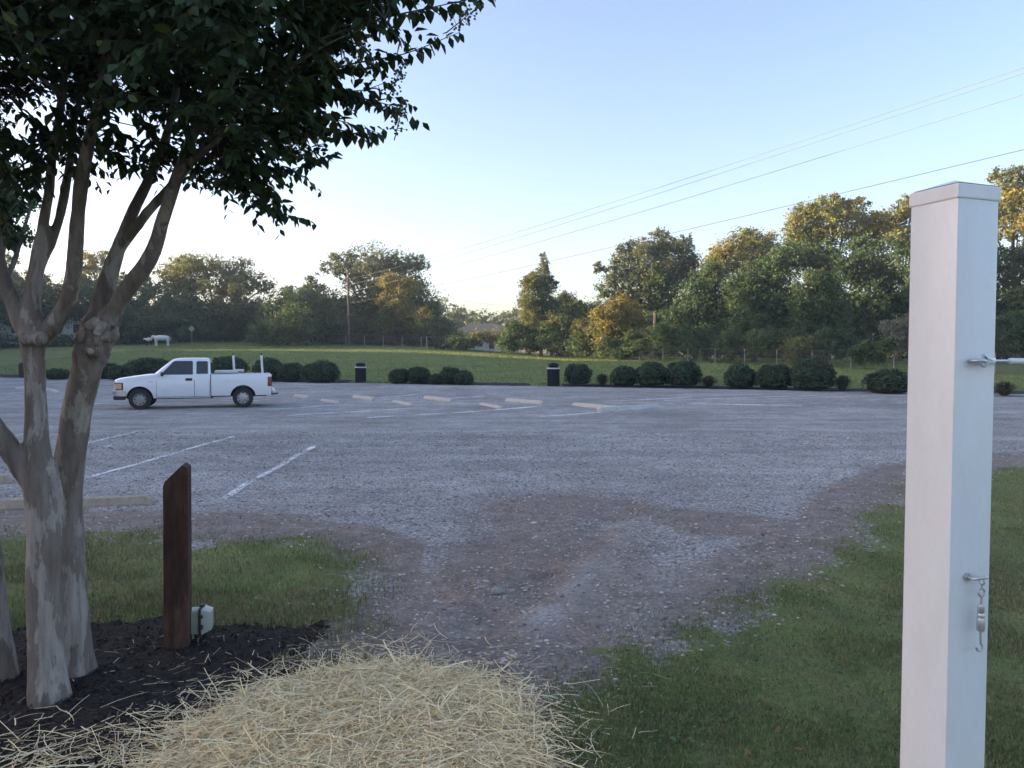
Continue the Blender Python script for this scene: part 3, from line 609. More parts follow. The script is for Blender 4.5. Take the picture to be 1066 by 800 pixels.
def vinyl_post(x,y,h,rz,label):
    root=empty('vinyl_post',(x,y,float(gz(x,y))-.02),label,'post',rz=rz)
    mb=MB(); mb.box((0,0,h/2-.02),(.107,.107,h),bev=.005); mb.build('shaft',M['vinyl'],root,smooth=True)
    mb=MB(); w=.056
    mb.box((0,0,h-.012),(2*w,2*w,.028),bev=.003)
    q=[mb.bm.verts.new((sx*(w-.004),sy*(w-.004),h+.0035)) for sx,sy in ((-1,-1),(1,-1),(1,1),(-1,1))]; t=mb.bm.verts.new((0,0,h+.021))
    for i in range(4): mb.bm.faces.new((q[i],q[(i+1)%4],t))
    mb.build('cap',M['vinyl'],root,smooth=True,ang=12); return root
PX,PY=.864,1.515; PRZ=math.radians(20.5); PH=2.297
vinyl_post(PX,PY,PH,PRZ,'tall white square vinyl post with a low pyramid cap at the right')
vinyl_post(2.35,2.02,2.25,PRZ,'second white vinyl post beyond the right frame edge holding the gate hook')
R20=Matrix.Rotation(PRZ,4,'Z'); fx=Vector((PX,PY,0))+R20@Vector((-.006,-.0545,0))
def arc(c,r,a0,a1,k,u,w): return [Vector(c)+Vector(u)*r*math.cos(lerp(a0,a1,i/k))+Vector(w)*r*math.sin(lerp(a0,a1,i/k)) for i in range(k+1)]
# hanging hook : local frame x along the face, -y out of the face
zt=float(P(1012,604,1.44)[2])
root=empty('hook_latch',(fx.x,fx.y,zt),'small zinc spring hook hanging loose from an eye on the white post','hook latch',rz=PRZ)
ox=.004
mb=MB(); mb.tube([(ox-.008,.02,0),(ox-.008,-.012,0)]+[tuple(p) for p in arc((ox+.006,-.016,0),.014,PI,-PI*.85,14,(1,0,0),(0,-.75,.25))],.0028,8)
mb.lathe([(0,.0),(.008,0),(.008,.0025),(0,.0025)],14,Matrix.Translation((ox-.008,-.0005,0))@Matrix.Rotation(PI/2,4,'X')); mb.build('screw_eye',M['steel'],root,smooth=True)
yb=-.019
mb=MB(); mb.tube(arc((ox+.008,yb,-.006),.0055,0,2*PI,14,(0,1,0),(0,0,1)),.0016,6); mb.tube([(ox+.008,yb,-.011),(ox+.008,yb,-.020)],.0016,6)
mb.tube(arc((ox+.008,yb,-.027),.0075,0,2*PI,16,(1,0,0),(0,0,1)),.002,6); mb.tube([(ox+.008,yb,-.034),(ox+.0075,yb,-.050)],.002,6); mb.build('swivel',M['steel'],root,smooth=True)
mb=MB(); mb.lathe([(0,-.05),(.0055,-.05),(.0062,-.053),(.0062,-.064),(.005,-.066),(.0068,-.069),(.0068,-.073),(.006,-.075),(.0072,-.078),(.0072,-.098),(.006,-.101),(0,-.101)],18,Matrix.Translation((ox+.0075,yb,0))); mb.build('spring_barrel',M['steel'],root,smooth=True)
mb=MB(); mb.tube([(ox+.0075,yb,-.1),(ox+.0085,yb,-.125)]+[tuple(p) for p in arc((ox+.0055,yb,-.132),.0072,PI*.35,-PI*1.0,14,(1,0,0),(0,0,1))],.0022,7); mb.build('hook',M['steel'],root,smooth=True)
# fastened hook : runs from the upper eye to the second post
ze=float(P(1015,376,1.44)[2])
root=empty('gate_hook',(fx.x,fx.y,ze),'horizontal zinc hook and white rod fastened to the upper eye of the post','gate hook',rz=0)
e2=R20@Vector((-.006,-.014,0)); tgt=Vector((2.35,2.02,ze-.012))-Vector((fx.x,fx.y,ze)); dr=(tgt-e2).normalized(); sd=Vector((-dr.y,dr.x,0))
mb=MB(); nrm=R20@Vector((0,-1,0)); al=R20@Vector((1,0,0)); q0=al*-.012
mb.tube([q0-nrm*.02,q0+nrm*.008]+arc(q0+nrm*.014+al*.007,.012,PI,-PI*.85,14,al,nrm),.0028,8); mb.build('screw_eye',M['steel'],root,smooth=True)
mb=MB(); mb.tube(arc(q0+nrm*.018+al*.016,.010,-PI*.9,PI*.6,12,dr,Vector((0,0,1)))+[e2+dr*.04,e2+dr*.075],.0028,8); mb.box(e2+dr*.034,(.022,.006,.012),Matrix.Rotation(math.atan2(dr.y,dr.x),4,'Z'),bev=.002); mb.build('hook',M['steel'],root,smooth=True)
mb=MB(); mb.tube([e2+dr*.06,e2+dr*.10],.0026,8); mb.build('threaded_rod',M['steel'],root,smooth=True)
mb=MB(); mb.tube([e2+dr*.083,e2+dr*.086,tgt-dr*.09,tgt-dr*.085],[.0045,.0058,.0058,.004],12); mb.build('rod_sleeve',M['vinyl'],root,smooth=True)
mb=MB(); mb.tube([tgt-dr*.1,tgt],.0028,8); mb.build('end_rod',M['steel'],root,smooth=True)
# ------------------------------------------------------------------ pickup truck
m,nt,b=newmat('white_car_paint'); v=mapping(nt); spz=N(nt,'ShaderNodeSeparateXYZ'); L(nt,v,spz.inputs[0])
dz=math_(nt,'ADD',math_(nt,'MULTIPLY',spz.outputs[2],-1.6),math_(nt,'MULTIPLY',noise(nt,v,5,6,.7),1.5)); L(nt,mix(nt,ramp(nt,dz,[(.0,(0,0,0)),(.45,(.55,.55,.55))]),(.79,.79,.80),(.42,.37,.31)),b.inputs['Base Color']); b.inputs['Roughness'].default_value=.16; b.inputs['Coat Weight'].default_value=.6; M['paint']=m; M['glass']=simple('dark_window_glass',(.018,.022,.026),.06,0,.1,2,spec=.8)
M['black']=simple('black_trim',(.015,.015,.016),.5); M['under']=simple('underbody',(.02,.019,.018),.9); M['chrome']=simple('worn_chrome',(.55,.56,.58),.3,.9,.15,9)
M['amber']=simple('headlamp_lens',(.62,.42,.24),.15,0,.2,20); M['red']=simple('tail_lamp_red',(.22,.03,.025),.2); M['rimm']=simple('steel_rim',(.42,.42,.43),.4,.6,.2,14); M['rimd']=simple('dirty_rim',(.30,.295,.285),.6,.3,.3,14); M['tyre']=simple('tyre_rubber',(.022,.022,.023),.85,0,.2,30); M['alu']=simple('aluminium_box',(.50,.51,.52),.4,.8,.1,20)
zp=[.38,.46,.58,.72,.86,1.05,1.18,1.25]; yp_=[.90,.935,.968,.99,.993,.985,.962,.935]
sx=lambda x: float(np.interp(x,[-.98,-.92,-.8,-.62,-.3],[.80,.885,.945,.982,1.0]))
ysurf=lambda x,z: -float(np.interp(z,zp,yp_))*sx(x)
htop=lambda x: float(np.interp(x,[-.98,-.92,-.8,-.3,.2,.55,.7],[.98,1.06,1.105,1.175,1.235,1.262,1.262]))
HX,HY=146,426.6
gf=G(HX,HY); TR=math.radians(18.5)
truck=empty('pickup_truck',gf+np.array([0,0,-.0]),'white extended-cab long-bed pickup truck parked on the gravel','truck',rz=TR); truck.scale=(.95,.95,.95)
# front axle near contact sits at the empty: shift so that local y=-.85 is the near tyre
OFF=Vector((0,.87,0))
def fin(mb,name,mat,par=truck,smooth=True,ang=35,sq=True):
    o=mb.build(name,mat,par,smooth=smooth,ang=ang); o.data.transform(Matrix.Translation(OFF)@(Matrix.Diagonal((.89,1,1,1)) if sq else Matrix())); return o
def loft(bm,secs):
    rings=[[bm.verts.new(p) for p in s_] for s_ in secs]; n=len(rings[0])
    for a,b_ in zip(rings,rings[1:]):
        for j in range(n): bm.faces.new((a[j],a[(j+1)%n],b_[(j+1)%n],b_[j]))
    bm.faces.new(rings[0]); bm.faces.new(rings[-1][::-1])
def sec(x,top,crown,zb):
    half=[(0,zb),(.7,zb)]
    zz=[zb+(top-zb)*(z-.38)/(1.25-.38) for z in zp]
    half+=[(-ysurf(x,min(z,1.25)),q) for z,q in zip(zp,zz)]
    half+=[(.80*sx(x),top+crown*.75),(.4*sx(x),top+crown),(0,top+crown*1.05)]
    return [(x,y,z) for y,z in half]+[(x,-y,z) for y,z in half[-2:0:-1]]
def cyl_cut(o,cuts):
    for i,(x,y0,y1,r,z) in enumerate(cuts):
        mb=MB(); mb.tube([(x,y0,z),(x,y1,z)],r,40); c=mb.build('cutter',None); c.data.transform(Matrix.Translation(OFF)); c.parent=truck
        md=o.modifiers.new('b','BOOLEAN'); md.operation='DIFFERENCE'; md.solver='EXACT'; md.object=c
    bpy.context.view_layer.update(); evaluated(o)
    for c in [c for c in bpy.data.objects if c.name.startswith('cutter')]: bpy.data.objects.remove(c)
    o.data.polygons.foreach_set('use_smooth',np.ones(len(o.data.polygons),dtype=bool)); o.data.set_sharp_from_angle(angle=math.radians(32))
mb=MB(); loft(mb.bm,[sec(x,htop(x),.045 if x<.6 else .0,.5 if x<-.5 else .40) for x in (-.98,-.92,-.8,-.62,-.3,0,.2,.4,.55,.7,1.4,2.1,2.70)])
body=fin(mb,'body',M['paint']); cyl_cut(body,[(0,-1.2,-.62,.45,.40),(0,.62,1.2,.45,.40)])
# greenhouse
lv=[(1.24,.47,2.71,.932),(1.50,.80,2.705,.855),(1.76,1.15,2.695,.775),(1.83,1.28,2.68,.735),(1.872,1.46,2.62,.64),(1.885,1.62,2.5,.5)]
mb=MB()
def ringat(z,x0,x1,w):
    return [(x0,-w*.80,z),(x0+.10,-w*.955,z),(x0+.24,-w,z),(x1-.05,-w,z),(x1,-w*.95,z),(x1,w*.95,z),(x1-.05,w,z),(x0+.24,w,z),(x0+.10,w*.955,z),(x0,w*.80,z),(x0-.06,w*.35,z),(x0-.06,-w*.35,z)]
loft(mb.bm,[ringat(*l) for l in lv]); fin(mb,'cab_roof',M['paint'],ang=28)
gy_=lambda z:-float(np.interp(z,[l[0] for l in lv],[l[3] for l in lv]))
def side_patch(mb,poly,off,fn,th=.012,both=True):
    for s_ in ((1,-1) if both else (1,)):
        A=[mb.bm.verts.new((x,s_*(fn(x,z)-off),z)) for x,z in poly]; B=[mb.bm.verts.new((x,s_*(fn(x,z)+th),z)) for x,z in poly]
        mb.bm.faces.new(A); mb.bm.faces.new(B[::-1]); n=len(poly)
        for i in range(n): mb.bm.faces.new((A[i],B[i],B[(i+1)%n],A[(i+1)%n]))
def grid_patch(mb,x0,x1,z0,z1,off,fn,nx=4,nz=8,sgn=1):
    V=[[mb.bm.verts.new((lerp(x0,x1,i/nx),sgn*(fn(lerp(x0,x1,i/nx),lerp(z0,z1,j/nz))-off),lerp(z0,z1,j/nz))) for i in range(nx+1)] for j in range(nz+1)]
    W=[[mb.bm.verts.new((v_.co.x,v_.co.y+sgn*.02,v_.co.z)) for v_ in r_] for r_ in V]
    for j in range(nz):
        for i in range(nx): mb.bm.faces.new((V[j][i],V[j][i+1],V[j+1][i+1],V[j+1][i]))
    bd=[(0,i) for i in range(nx)]+[(j,nx) for j in range(nz)]+[(nz,i) for i in range(nx,0,-1)]+[(j,0) for j in range(nz,0,-1)]
    for a,b_ in zip(bd,bd[1:]+bd[:1]): mb.bm.faces.new((V[a[0]][a[1]],V[b_[0]][b_[1]],W[b_[0]][b_[1]],W[a[0]][a[1]]))
gfn=lambda x,z:gy_(z)
for sgn in (1,-1):
    for (x0,x1),hd in (((.64,2.07),(1.74,2.0)),((2.09,2.66),None)):
        mb=MB(); grid_patch(mb,x0-.012,x1+.012,.435,1.245,.002,ysurf,sgn=sgn); seal=fin(mb,'door_seal',M['black'],smooth=True)
        mb=MB(); grid_patch(mb,x0,x1,.45,1.243,.007,ysurf,sgn=sgn); dr_=fin(mb,'door',M['paint'],smooth=True)
        if hd:
            mb=MB(); mb.box((sum(hd)/2,sgn*(ysurf(1.9,1.08)-.014),1.085),(.26,.03,.095),bev=.012); fin(mb,'door_handle',M['black'],dr_)
            mb=MB(); mb.box((.86,sgn*-1.03,1.29),(.10,.20,.15),bev=.03); mb.box((.84,sgn*-.93,1.25),(.06,.1,.05)); fin(mb,'side_mirror',M['black'],truck)
    for poly in ([(.80,1.262),(2.00,1.262),(2.00,1.72),(1.96,1.755),(1.36,1.755),(1.27,1.72)],[(2.17,1.30),(2.60,1.30),(2.60,1.70),(2.56,1.745),(2.21,1.745),(2.17,1.70)]):
        mb=MB(); side_patch(mb,[(lerp(x,1.45 if poly[0][0]<1 else 2.385,-.045),lerp(z,1.51,-.06)) for x,z in poly],.0035,lambda x,z:(sgn)*gy_(z) if sgn==1 else gy_(z),.02,False)
        if sgn==-1:
            for v_ in mb.bm.verts: v_.co.y*=-1
        fr=fin(mb,'window_frame',M['black'],smooth=False)
        mb=MB(); side_patch(mb,poly,.008,gfn,.02,False)
        if sgn==-1:
            for v_ in mb.bm.verts: v_.co.y*=-1
        fin(mb,'window',M['glass'],fr,smooth=False)
mb=MB()
A=[(.50-.012,-.62,1.275),(.50-.012,.62,1.275),(1.225-.012,.55,1.775),(1.225-.012,-.55,1.775)]
a_=[mb.bm.verts.new((x-.062,y,z)) for x,y,z in A]; b2=[mb.bm.verts.new((x,y,z)) for x,y,z in A]; mb.bm.faces.new(a_); mb.bm.faces.new(b2[::-1])
for i in range(4): mb.bm.faces.new((a_[i],b2[i],b2[(i+1)%4],a_[(i+1)%4]))
fin(mb,'windshield',M['glass'],smooth=False)
mb=MB(); mb.box((2.70,0,1.52),(.03,1.2,.36)); fin(mb,'rear_window',M['glass'],smooth=False)
# bed
mb=MB()
for s_ in (1,-1):
    prof=[(s_*-ysurf(1,z)*1.0,z) for z in zp[1:]]+[(s_*.90,1.262),(s_*.86,1.25),(s_*.86,.5)]
    rings=[[mb.bm.verts.new((x,-y if False else y,z)) for y,z in prof] for x in (2.735,3.2,4.2,5.0,5.13)]
    n=len(prof)
    for a,b_ in zip(rings,rings[1:]):
        for j in range(n): mb.bm.faces.new((a[j],a[(j+1)%n],b_[(j+1)%n],b_[j]))
    mb.bm.faces.new(rings[0]); mb.bm.faces.new(rings[-1][::-1])
bed=fin(mb,'truck_bed',M['paint']); cyl_cut(bed,[(3.55,-1.2,-.62,.455,.40),(3.55,.62,1.2,.455,.40)])
mb=MB(); mb.box((3.93,0,.72),(2.36,1.70,.05)); mb.box((2.76,0,.95),(.05,1.71,.58)); fin(mb,'bed_floor',M['under'],smooth=False)
mb=MB(); mb.box((5.135,0,.93),(.05,1.70,.62),bev=.012); tg=fin(mb,'tailgate',M['paint'])
mb=MB(); mb.box((2.1,0,.52),(5.7,1.3,.22)); mb.box((0,0,.62),(.98,1.5,.5)); mb.box((3.99,0,.62),(1.0,1.5,.34)); mb.tube([(3.99,-.7,.37),(3.99,.7,.37)],.06,10); mb.tube([(0,-.7,.37),(0,.7,.37)],.05,10); mb.box((1.7,-.80,.40),(2.2,.1,.06)); mb.box((1.7,.80,.40),(2.2,.1,.06)); fin(mb,'underbody',M['under'],smooth=False)
mb=MB(); mb.lathe([(0,0),(.085,0),(.09,-.004),(.095,0),(.1,0)],22,Matrix.Translation((3.36,-.999,.99))@Matrix.Rotation(PI/2,4,'X')); fin(mb,'fuel_door',M['paint'])
mb=MB(); mb.box((.43,-.990,1.02),(.16,.014,.035),bev=.004); fin(mb,'fender_badge',M['chrome'])
for sgn in (1,-1):
    mb=MB(); grid_patch(mb,.66,2.7,.70,.72,.012,ysurf,sgn=sgn); fin(mb,'body_moulding',M['paint'])
# lamps and bumpers
for sgn in (1,-1):
    mb=MB(); grid_patch(mb,-.945,-.60,.72,.985,.004,ysurf,6,4,sgn); hs=fin(mb,'headlight_surround',M['black'])
    mb=MB(); grid_patch(mb,-.90,-.66,.755,.955,.010,ysurf,6,4,sgn); mb.box((-.955,sgn*-.62,.85),(.05,.36,.2),bev=.02); fin(mb,'headlight',M['amber'],hs)
    mb=MB(); grid_patch(mb,4.99,5.13,.80,1.16,.006,ysurf,3,5,sgn); mb.box((5.15,sgn*-.90,.98),(.03,.14,.36),bev=.008); fin(mb,'tail_light',M['red'])
mb=MB(); mb.box((-.985,0,.86),(.06,.9,.28),bev=.02); fin(mb,'grille',M['black'])
def bump_shape(mb,z0,z1,ex,xr):
    pts=[(-.52,-.985-ex),(-.80,-.96-ex),(-.98,-.86-ex),(-1.06-ex,-.6),(-1.09-ex,0)]; pl=pts+[(x,-y) for x,y in pts[-2::-1]]+[(xr,.86),(-.86,.7),(-.86,-.7),(xr,-.86)]
    a=[mb.bm.verts.new((x,y,z0)) for x,y in pl]; b_=[mb.bm.verts.new((x,y,z1)) for x,y in pl]; mb.bm.faces.new(a[::-1]); mb.bm.faces.new(b_); n=len(pl)
    for i in range(n): mb.bm.faces.new((a[i],a[(i+1)%n],b_[(i+1)%n],b_[i]))
mb=MB(); bump_shape(mb,.50,.685,0,-.52); fb=fin(mb,'front_bumper',M['chrome']); 
mb=MB(); bump_shape(mb,.36,.497,-.03,-.56); fin(mb,'bumper_valance',M['black'],fb)
mb=MB(); mb.box((5.24,0,.59),(.13,1.84,.15),bev=.03); rb_=fin(mb,'rear_bumper',M['chrome'])
mb=MB(); mb.tube([(5.25,0,.46),(5.42,0,.46),(5.42,0,.52)],.03,8); mb.box((5.2,0,.46),(.2,.4,.06)); fin(mb,'tow_hitch',M['black'],rb_)
# wheels
def wheel(x,y,sgn,rm):
    Mx=Matrix.Translation((x,y,.372))@Matrix.Rotation(PI/2 if sgn>0 else -PI/2,4,'X')   # +z of the lathe points outward
    mb=MB(); mb.lathe([(.225,-.11),(.30,-.125),(.355,-.118),(.372,-.085),(.374,0),(.372,.085),(.355,.118),(.30,.125),(.225,.11),(.225,-.11)],44,Mx); w=fin(mb,'wheel',M['tyre'],ang=40,sq=False)
    mb=MB(); mb.lathe([(.232,-.1),(.232,.104),(.222,.108),(.212,.085),(.19,.05),(.15,.056),(.11,.066),(.075,.066),(.07,.085),(.055,.09),(0,.09)],32,Mx); r_=fin(mb,'rim',rm,w,ang=30,sq=False)
    for k in range(8 if sgn>0 else 0):
        mb=MB(); a=2*PI*k/8; mb.box((.172*math.cos(a),.172*math.sin(a),.052),(.045,.05,.02),Matrix.Rotation(a,4,'Z'))
        for v_ in mb.bm.verts: v_.co=Mx@v_.co
        fin(mb,'rim_slot',M['black'],w,smooth=False,sq=False)
for x in (0,3.55):
    for sgn in (1,-1): wheel(x,sgn*-.86,sgn,M['rimd'] if x==0 else M['rimm'])
# load
mb=MB(); mb.box((3.32,.05,1.33),(.95,1.2,.12),bev=.01); mb.box((3.85,.2,1.37),(.35,.5,.12),bev=.01); fin(mb,'toolbox',M['alu'])
mb=MB(); mb.tube([(3.64,.80,.75),(3.57,.80,1.97)],.05,14); fin(mb,'pipe',M['vinyl']); mb=MB(); mb.tube([(4.83,.80,.75),(4.765,.80,1.97)],.05,14); fin(mb,'pipe',M['vinyl'])
for x in (3.57,4.765):
    mb=MB(); mb.tube([(x,.8,1.965),(x-.005,.8,2.06)],[.03,.022],8); fin(mb,'pipe_cap',M['black'])
# ------------------------------------------------------------------ wheel stops and painted lines
M['conc']=simple('concrete',(.36,.305,.235),.9,0,.2,14,.4,70); M['conc2']=simple('pale_concrete',(.52,.49,.44),.9,0,.2,14,.4,70)
def stop(a,b_,label,mat,h=.14,w=.16,zoff=0):
    A=np.array(a);B=np.array(b_); c=(A+B)/2; v_=B-A; ln=float(np.hypot(v_[0],v_[1]))
    mb=MB(); pr=[(-w/2,0),(w/2,0),(w/2,h*.35),(w*.32,h),(-w*.32,h),(-w/2,h*.35)]
    loft(mb.bm,[[(x,y*k,z*k2) for y,z in pr] for x,k,k2 in ((-ln/2,.75,.55),(-ln/2+.09,1,1),(-ln*.1,1,1.0),(ln*.2,1,.97),(ln/2-.09,1,1),(ln/2,.75,.55))])
    for v2 in mb.bm.verts: v2.co+=Vector((0,.006*math.sin(v2.co.x*5),.006*math.sin(v2.co.x*9+c[0])))
    o=mb.build('wheel_stop',mat,loc=(c[0],c[1],float(gz(c[0],c[1]))-.02+zoff)); o.rotation_euler=(0,0,math.atan2(v_[1],v_[0]))
    md=o.modifiers.new('b','BEVEL'); md.width=.012; md.segments=2; evaluated(o)
    return tag(o,label,'wheel stop','concrete wheel stops on the gravel lot')
a=G(4,530);b_=G(160,525.5); a[0]=a[0]-.05
stop(a,b_,'long grey concrete wheel stop just behind the timber post, nearest to the camera',M['conc'])
a=G(-60,505);b_=G(14,503); stop(a,b_,'grey concrete wheel stop at the left edge, cut off by the frame behind the stems',M['conc'])
WS=[((307,412.6),(321,415),'shortest far wheel stop just right of the truck tailgate'),((335,417),(352,420.4),'low worn wheel stop right of the truck, front row, mostly sunk in gravel'),((368,414),(389,417.4),'wheel stop below the small bin, back row'),
 ((409,418.6),(429,422.4),'half buried wheel stop left of the lot centre, front row'),((442,415),(470,419),'clean pale wheel stop below the small middle bushes'),((500,421),(522,425.6),'nearly sunk wheel stop left of the long pale one, front row'),
 ((527,417.6),(565,421.4),'long pale wheel stop to the lower left of the taller bin'),((597,422.2),(646,428),'wheel stop pointing away into the corner of the pale L, left arm'),((622,429.4),(687,423.4),'wheel stop forming the right arm of the pale L below the round bushes'),
 ((17,405.5),(29,404),'far wheel stop left of the front stem of the myrtle'),((46,405.6),(53,407),'tiny far wheel stop seen between the two stems, left one'),((54,407),(61,409.6),'tiny bright wheel stop seen between the two stems, right one')]
for i,(p0,p1,lab) in enumerate(WS):
    stop(G(*p0),G(*p1),lab,M['conc2'],.15 if i in(2,4,6,7,8) else .12,.2,0 if i not in (1,3,5) else -.02)
# worn white lines
m,nt,b=newmat('worn_white_paint'); v=mapping(nt,(1,1,1)); n1=noise(nt,v,22,6,.75); n2=noise(nt,v,1.6,3,.5)
b.inputs['Base Color'].default_value=(.8,.8,.8,1); b.inputs['Roughness'].default_value=.9
f_=ramp(nt,math_(nt,'ADD',math_(nt,'MULTIPLY',n1,.75),math_(nt,'MULTIPLY',n2,.35)),[(.49,(0,0,0)),(.585,(1,1,1))])
tb=N(nt,'ShaderNodeBsdfTransparent'); ms=N(nt,'ShaderNodeMixShader'); L(nt,f_,ms.inputs[0]); L(nt,tb.outputs[0],ms.inputs[1]); L(nt,b.outputs[0],ms.inputs[2]); L(nt,ms.outputs[0],nt.nodes['Material Output'].inputs['Surface']); M['line']=m
def line(p0,p1,w=.12):
    A=G(*p0)[:2];B=G(*p1)[:2]; n=max(12,int(np.linalg.norm(B-A)/.15)); t=np.linspace(0,1,n+1); c=A+(B-A)*t[:,None]; pn=np.array([-(B-A)[1],(B-A)[0]])/np.linalg.norm(B-A)
    c=c+pn*(.08*(fbm(t*4+A[0],t*0+A[1],2)-.5))[:,None]; ww=w/2*(.7+.6*fbm(t*14+A[1],t*0+3,3))[:,None]
    l=c+pn*ww; r=c-pn*ww; V=np.concatenate([l,c,r]); z=gz(V[:,0],V[:,1])+.009; V=np.concatenate([V,z[:,None]],1); k=n+1
    f=np.concatenate([[[i,i+1,k+i+1,k+i] for i in range(n)],[[k+i,k+i+1,2*k+i+1,2*k+i] for i in range(n)]]); tag(link('parking_line',npmesh('parking_line',V,f,smooth=True),M['line']),kind='structure')
for p0,p1,w in (((232,520),(329,464),.11),((72,503),(243,455),.11),((-20,463),(27,452),.11),((80,464.5),(145,449),.11),((110,466),(118,462),.1),
 ((280,427),(363,421),.2),((300,433),(441,424.3),.22),((383,435.4),(520,427),.22),((389,415),(437,411),.16),((455,416),(505,412.5),.16),((478,430),(565,423),.25),((562,434),(690,424),.3),((566,415.4),(622,412.6),.16),((636,418),(720,414),.2),
 ((720,420.5),(835,423),.3),((690,417.5),(850,412),.14),((40,419.5),(60,418.5),.18),((50,423),(70,423),.2),((90,421.5),(116,419.5),.2),((0,404),(46,401),.14),((0,414),(22,412),.2),((250,419),(280,416),.14),((300,409.5),(345,408),.14)): line(p0,p1,w)
# ------------------------------------------------------------------ litter bins
M['bin']=simple('dark_bin_steel',(.014,.018,.024),.75,0,.2,20,spec=.2); M['binrim']=simple('bin_rim',(.5,.52,.54),.4,.3); M['brownbin']=simple('brown_bin',(.05,.032,.026),.6)
def bin_(px,py,h,r,mat,label):
    g=G(px,py); root=empty('litter_bin',g-np.array([0,0,.03]),label,'litter bin','litter bins along the hedge')
    mb=MB(); mb.lathe([(0,.03),(r*.92,.03),(r*.95,h*.72),(0,h*.72)],24)
    for k in range(26):
        a=2*PI*k/26; mb.box((r*.97*math.cos(a),r*.97*math.sin(a),h*.38),(.02,.035,h*.70),Matrix.Rotation(a,4,'Z'))
    mb.lathe([(r*.97,.05),(r*1.04,.05),(r*1.04,.09),(r*.97,.09)],24); mb.build('slatted_body',mat,root,smooth=True)
    mb=MB(); mb.lathe([(r*.9,h*.735),(r*1.08,h*.735),(r*1.1,h*.76),(r*1.02,h*.79),(r*.9,h*.79)],24); mb.build('rim',M['binrim'] if mat is M['bin'] else mat,root,smooth=True)
    mb=MB()
    for k in range(4):
        a=PI/4+k*PI/2; mb.box((r*.82*math.cos(a),r*.82*math.sin(a),h*.83),(.05,.09,h*.12),Matrix.Rotation(a,4,'Z'))
    mb.lathe([(r*.93,h*.87),(r*.95,h*.89),(r*.8,h*.95),(r*.5,h*.985),(0,h)],24); mb.lathe([(0,h*.785),(r*.7,h*.785),(r*.7,h*.88),(0,h*.88)],20); mb.build('dome_lid',mat,root,smooth=True)
bin_(375.5,398.3,1.15,.30,M['bin'],'smaller dark slatted litter bin on the grass between the hedge groups')
bin_(576,402,1.2,.31,M['bin'],'taller dark litter bin with pale rim beside the first round bush')
bin_(25,393.4,1.1,.3,M['brownbin'],'brown litter bin half hidden by the front stem of the myrtle')
# ------------------------------------------------------------------ hedge bushes
M['core']=simple('bush_core',(.012,.02,.01),1,0,.3,6)
def bush_mesh(seed,n=4200):
    # unit bush : radius 1, height ~1.6, flat bottom
    global rng
    k=n; d=unit(rng.normal(size=(k,3))); d[:,2]=np.abs(d[:,2])*1.15-.35*(rng.random(k)<.35); d=unit(d)
    pw=.72; q=np.sign(d)*np.abs(d)**pw; q=q/np.maximum(np.abs(q).max(1,keepdims=True)*0+np.linalg.norm(q,axis=1,keepdims=True),1e-6)
    lump=1+.24*(fbm(d[:,0]*2.2+seed*7+d[:,2],d[:,1]*2.2+seed*3-d[:,2],4)-.5)*2; C=q*np.array([1,1,.92])*(lump*(.97+.07*rng.normal(size=k)*.7))[:,None]; C[:,2]=np.maximum(C[:,2]+.62,.02)
    Nm=unit(d+rng.normal(size=(k,3))*.55); t=np.array([.04,.066,.034])*(.75+1.1*rng.random((k,1)))*(.6+.9*fbm(d[:,0]*3+seed,d[:,2]*3+9))[:,None]
    ns=26; sd_=unit(rng.normal(size=(ns,3))*np.array([1,1,.5])+np.array([0,0,.7])); ii_=np.repeat(np.arange(ns),9); u_=np.tile(np.linspace(0,1,9),ns)[:,None]; SC=sd_[ii_]*np.array([1,1,.92])*(.95+.22*rng.random((ns,1))[ii_]*u_)+.02*rng.normal(size=(ns*9,3)); SC[:,2]+=.62
    C=np.concatenate([C,SC]); Nm=np.concatenate([Nm,unit(rng.normal(size=(ns*9,3)))]); t=np.concatenate([t,np.array([.055,.09,.04])*(.7+.7*rng.random((ns*9,1)))])
    V,Fc,t=leaf_quads(C,Nm,.045+.045*rng.random(len(C)),t)
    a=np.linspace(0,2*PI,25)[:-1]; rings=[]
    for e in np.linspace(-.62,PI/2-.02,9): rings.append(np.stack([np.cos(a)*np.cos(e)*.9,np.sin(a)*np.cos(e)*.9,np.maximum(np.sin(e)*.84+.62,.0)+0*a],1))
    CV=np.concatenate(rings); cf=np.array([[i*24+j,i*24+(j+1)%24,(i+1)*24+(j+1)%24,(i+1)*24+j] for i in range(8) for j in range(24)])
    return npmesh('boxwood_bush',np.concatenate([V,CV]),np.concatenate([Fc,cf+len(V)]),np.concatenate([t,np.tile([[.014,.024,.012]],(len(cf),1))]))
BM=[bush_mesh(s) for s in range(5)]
def bush(i,x0,x1,yt,yb,label,D2=0):
    g=G((x0+x1)/2,yb); D=g[1]; r=(x1-x0)/2/F*D; h=(yb-yt)/F*D
    yy=g[1]+r*.6; xx=g[0]/g[1]*yy; k=yy/D
    o=link('boxwood_bush',BM[i%5],M['leaf'],loc=(xx,yy,float(gz(xx,yy))-.03)); o.scale=(r*k*.97,r*k*.95,h*k/1.58); o.rotation_euler=(0,0,i*1.7)
    tag(o,label,'bush','clipped bushes along the lot edge')
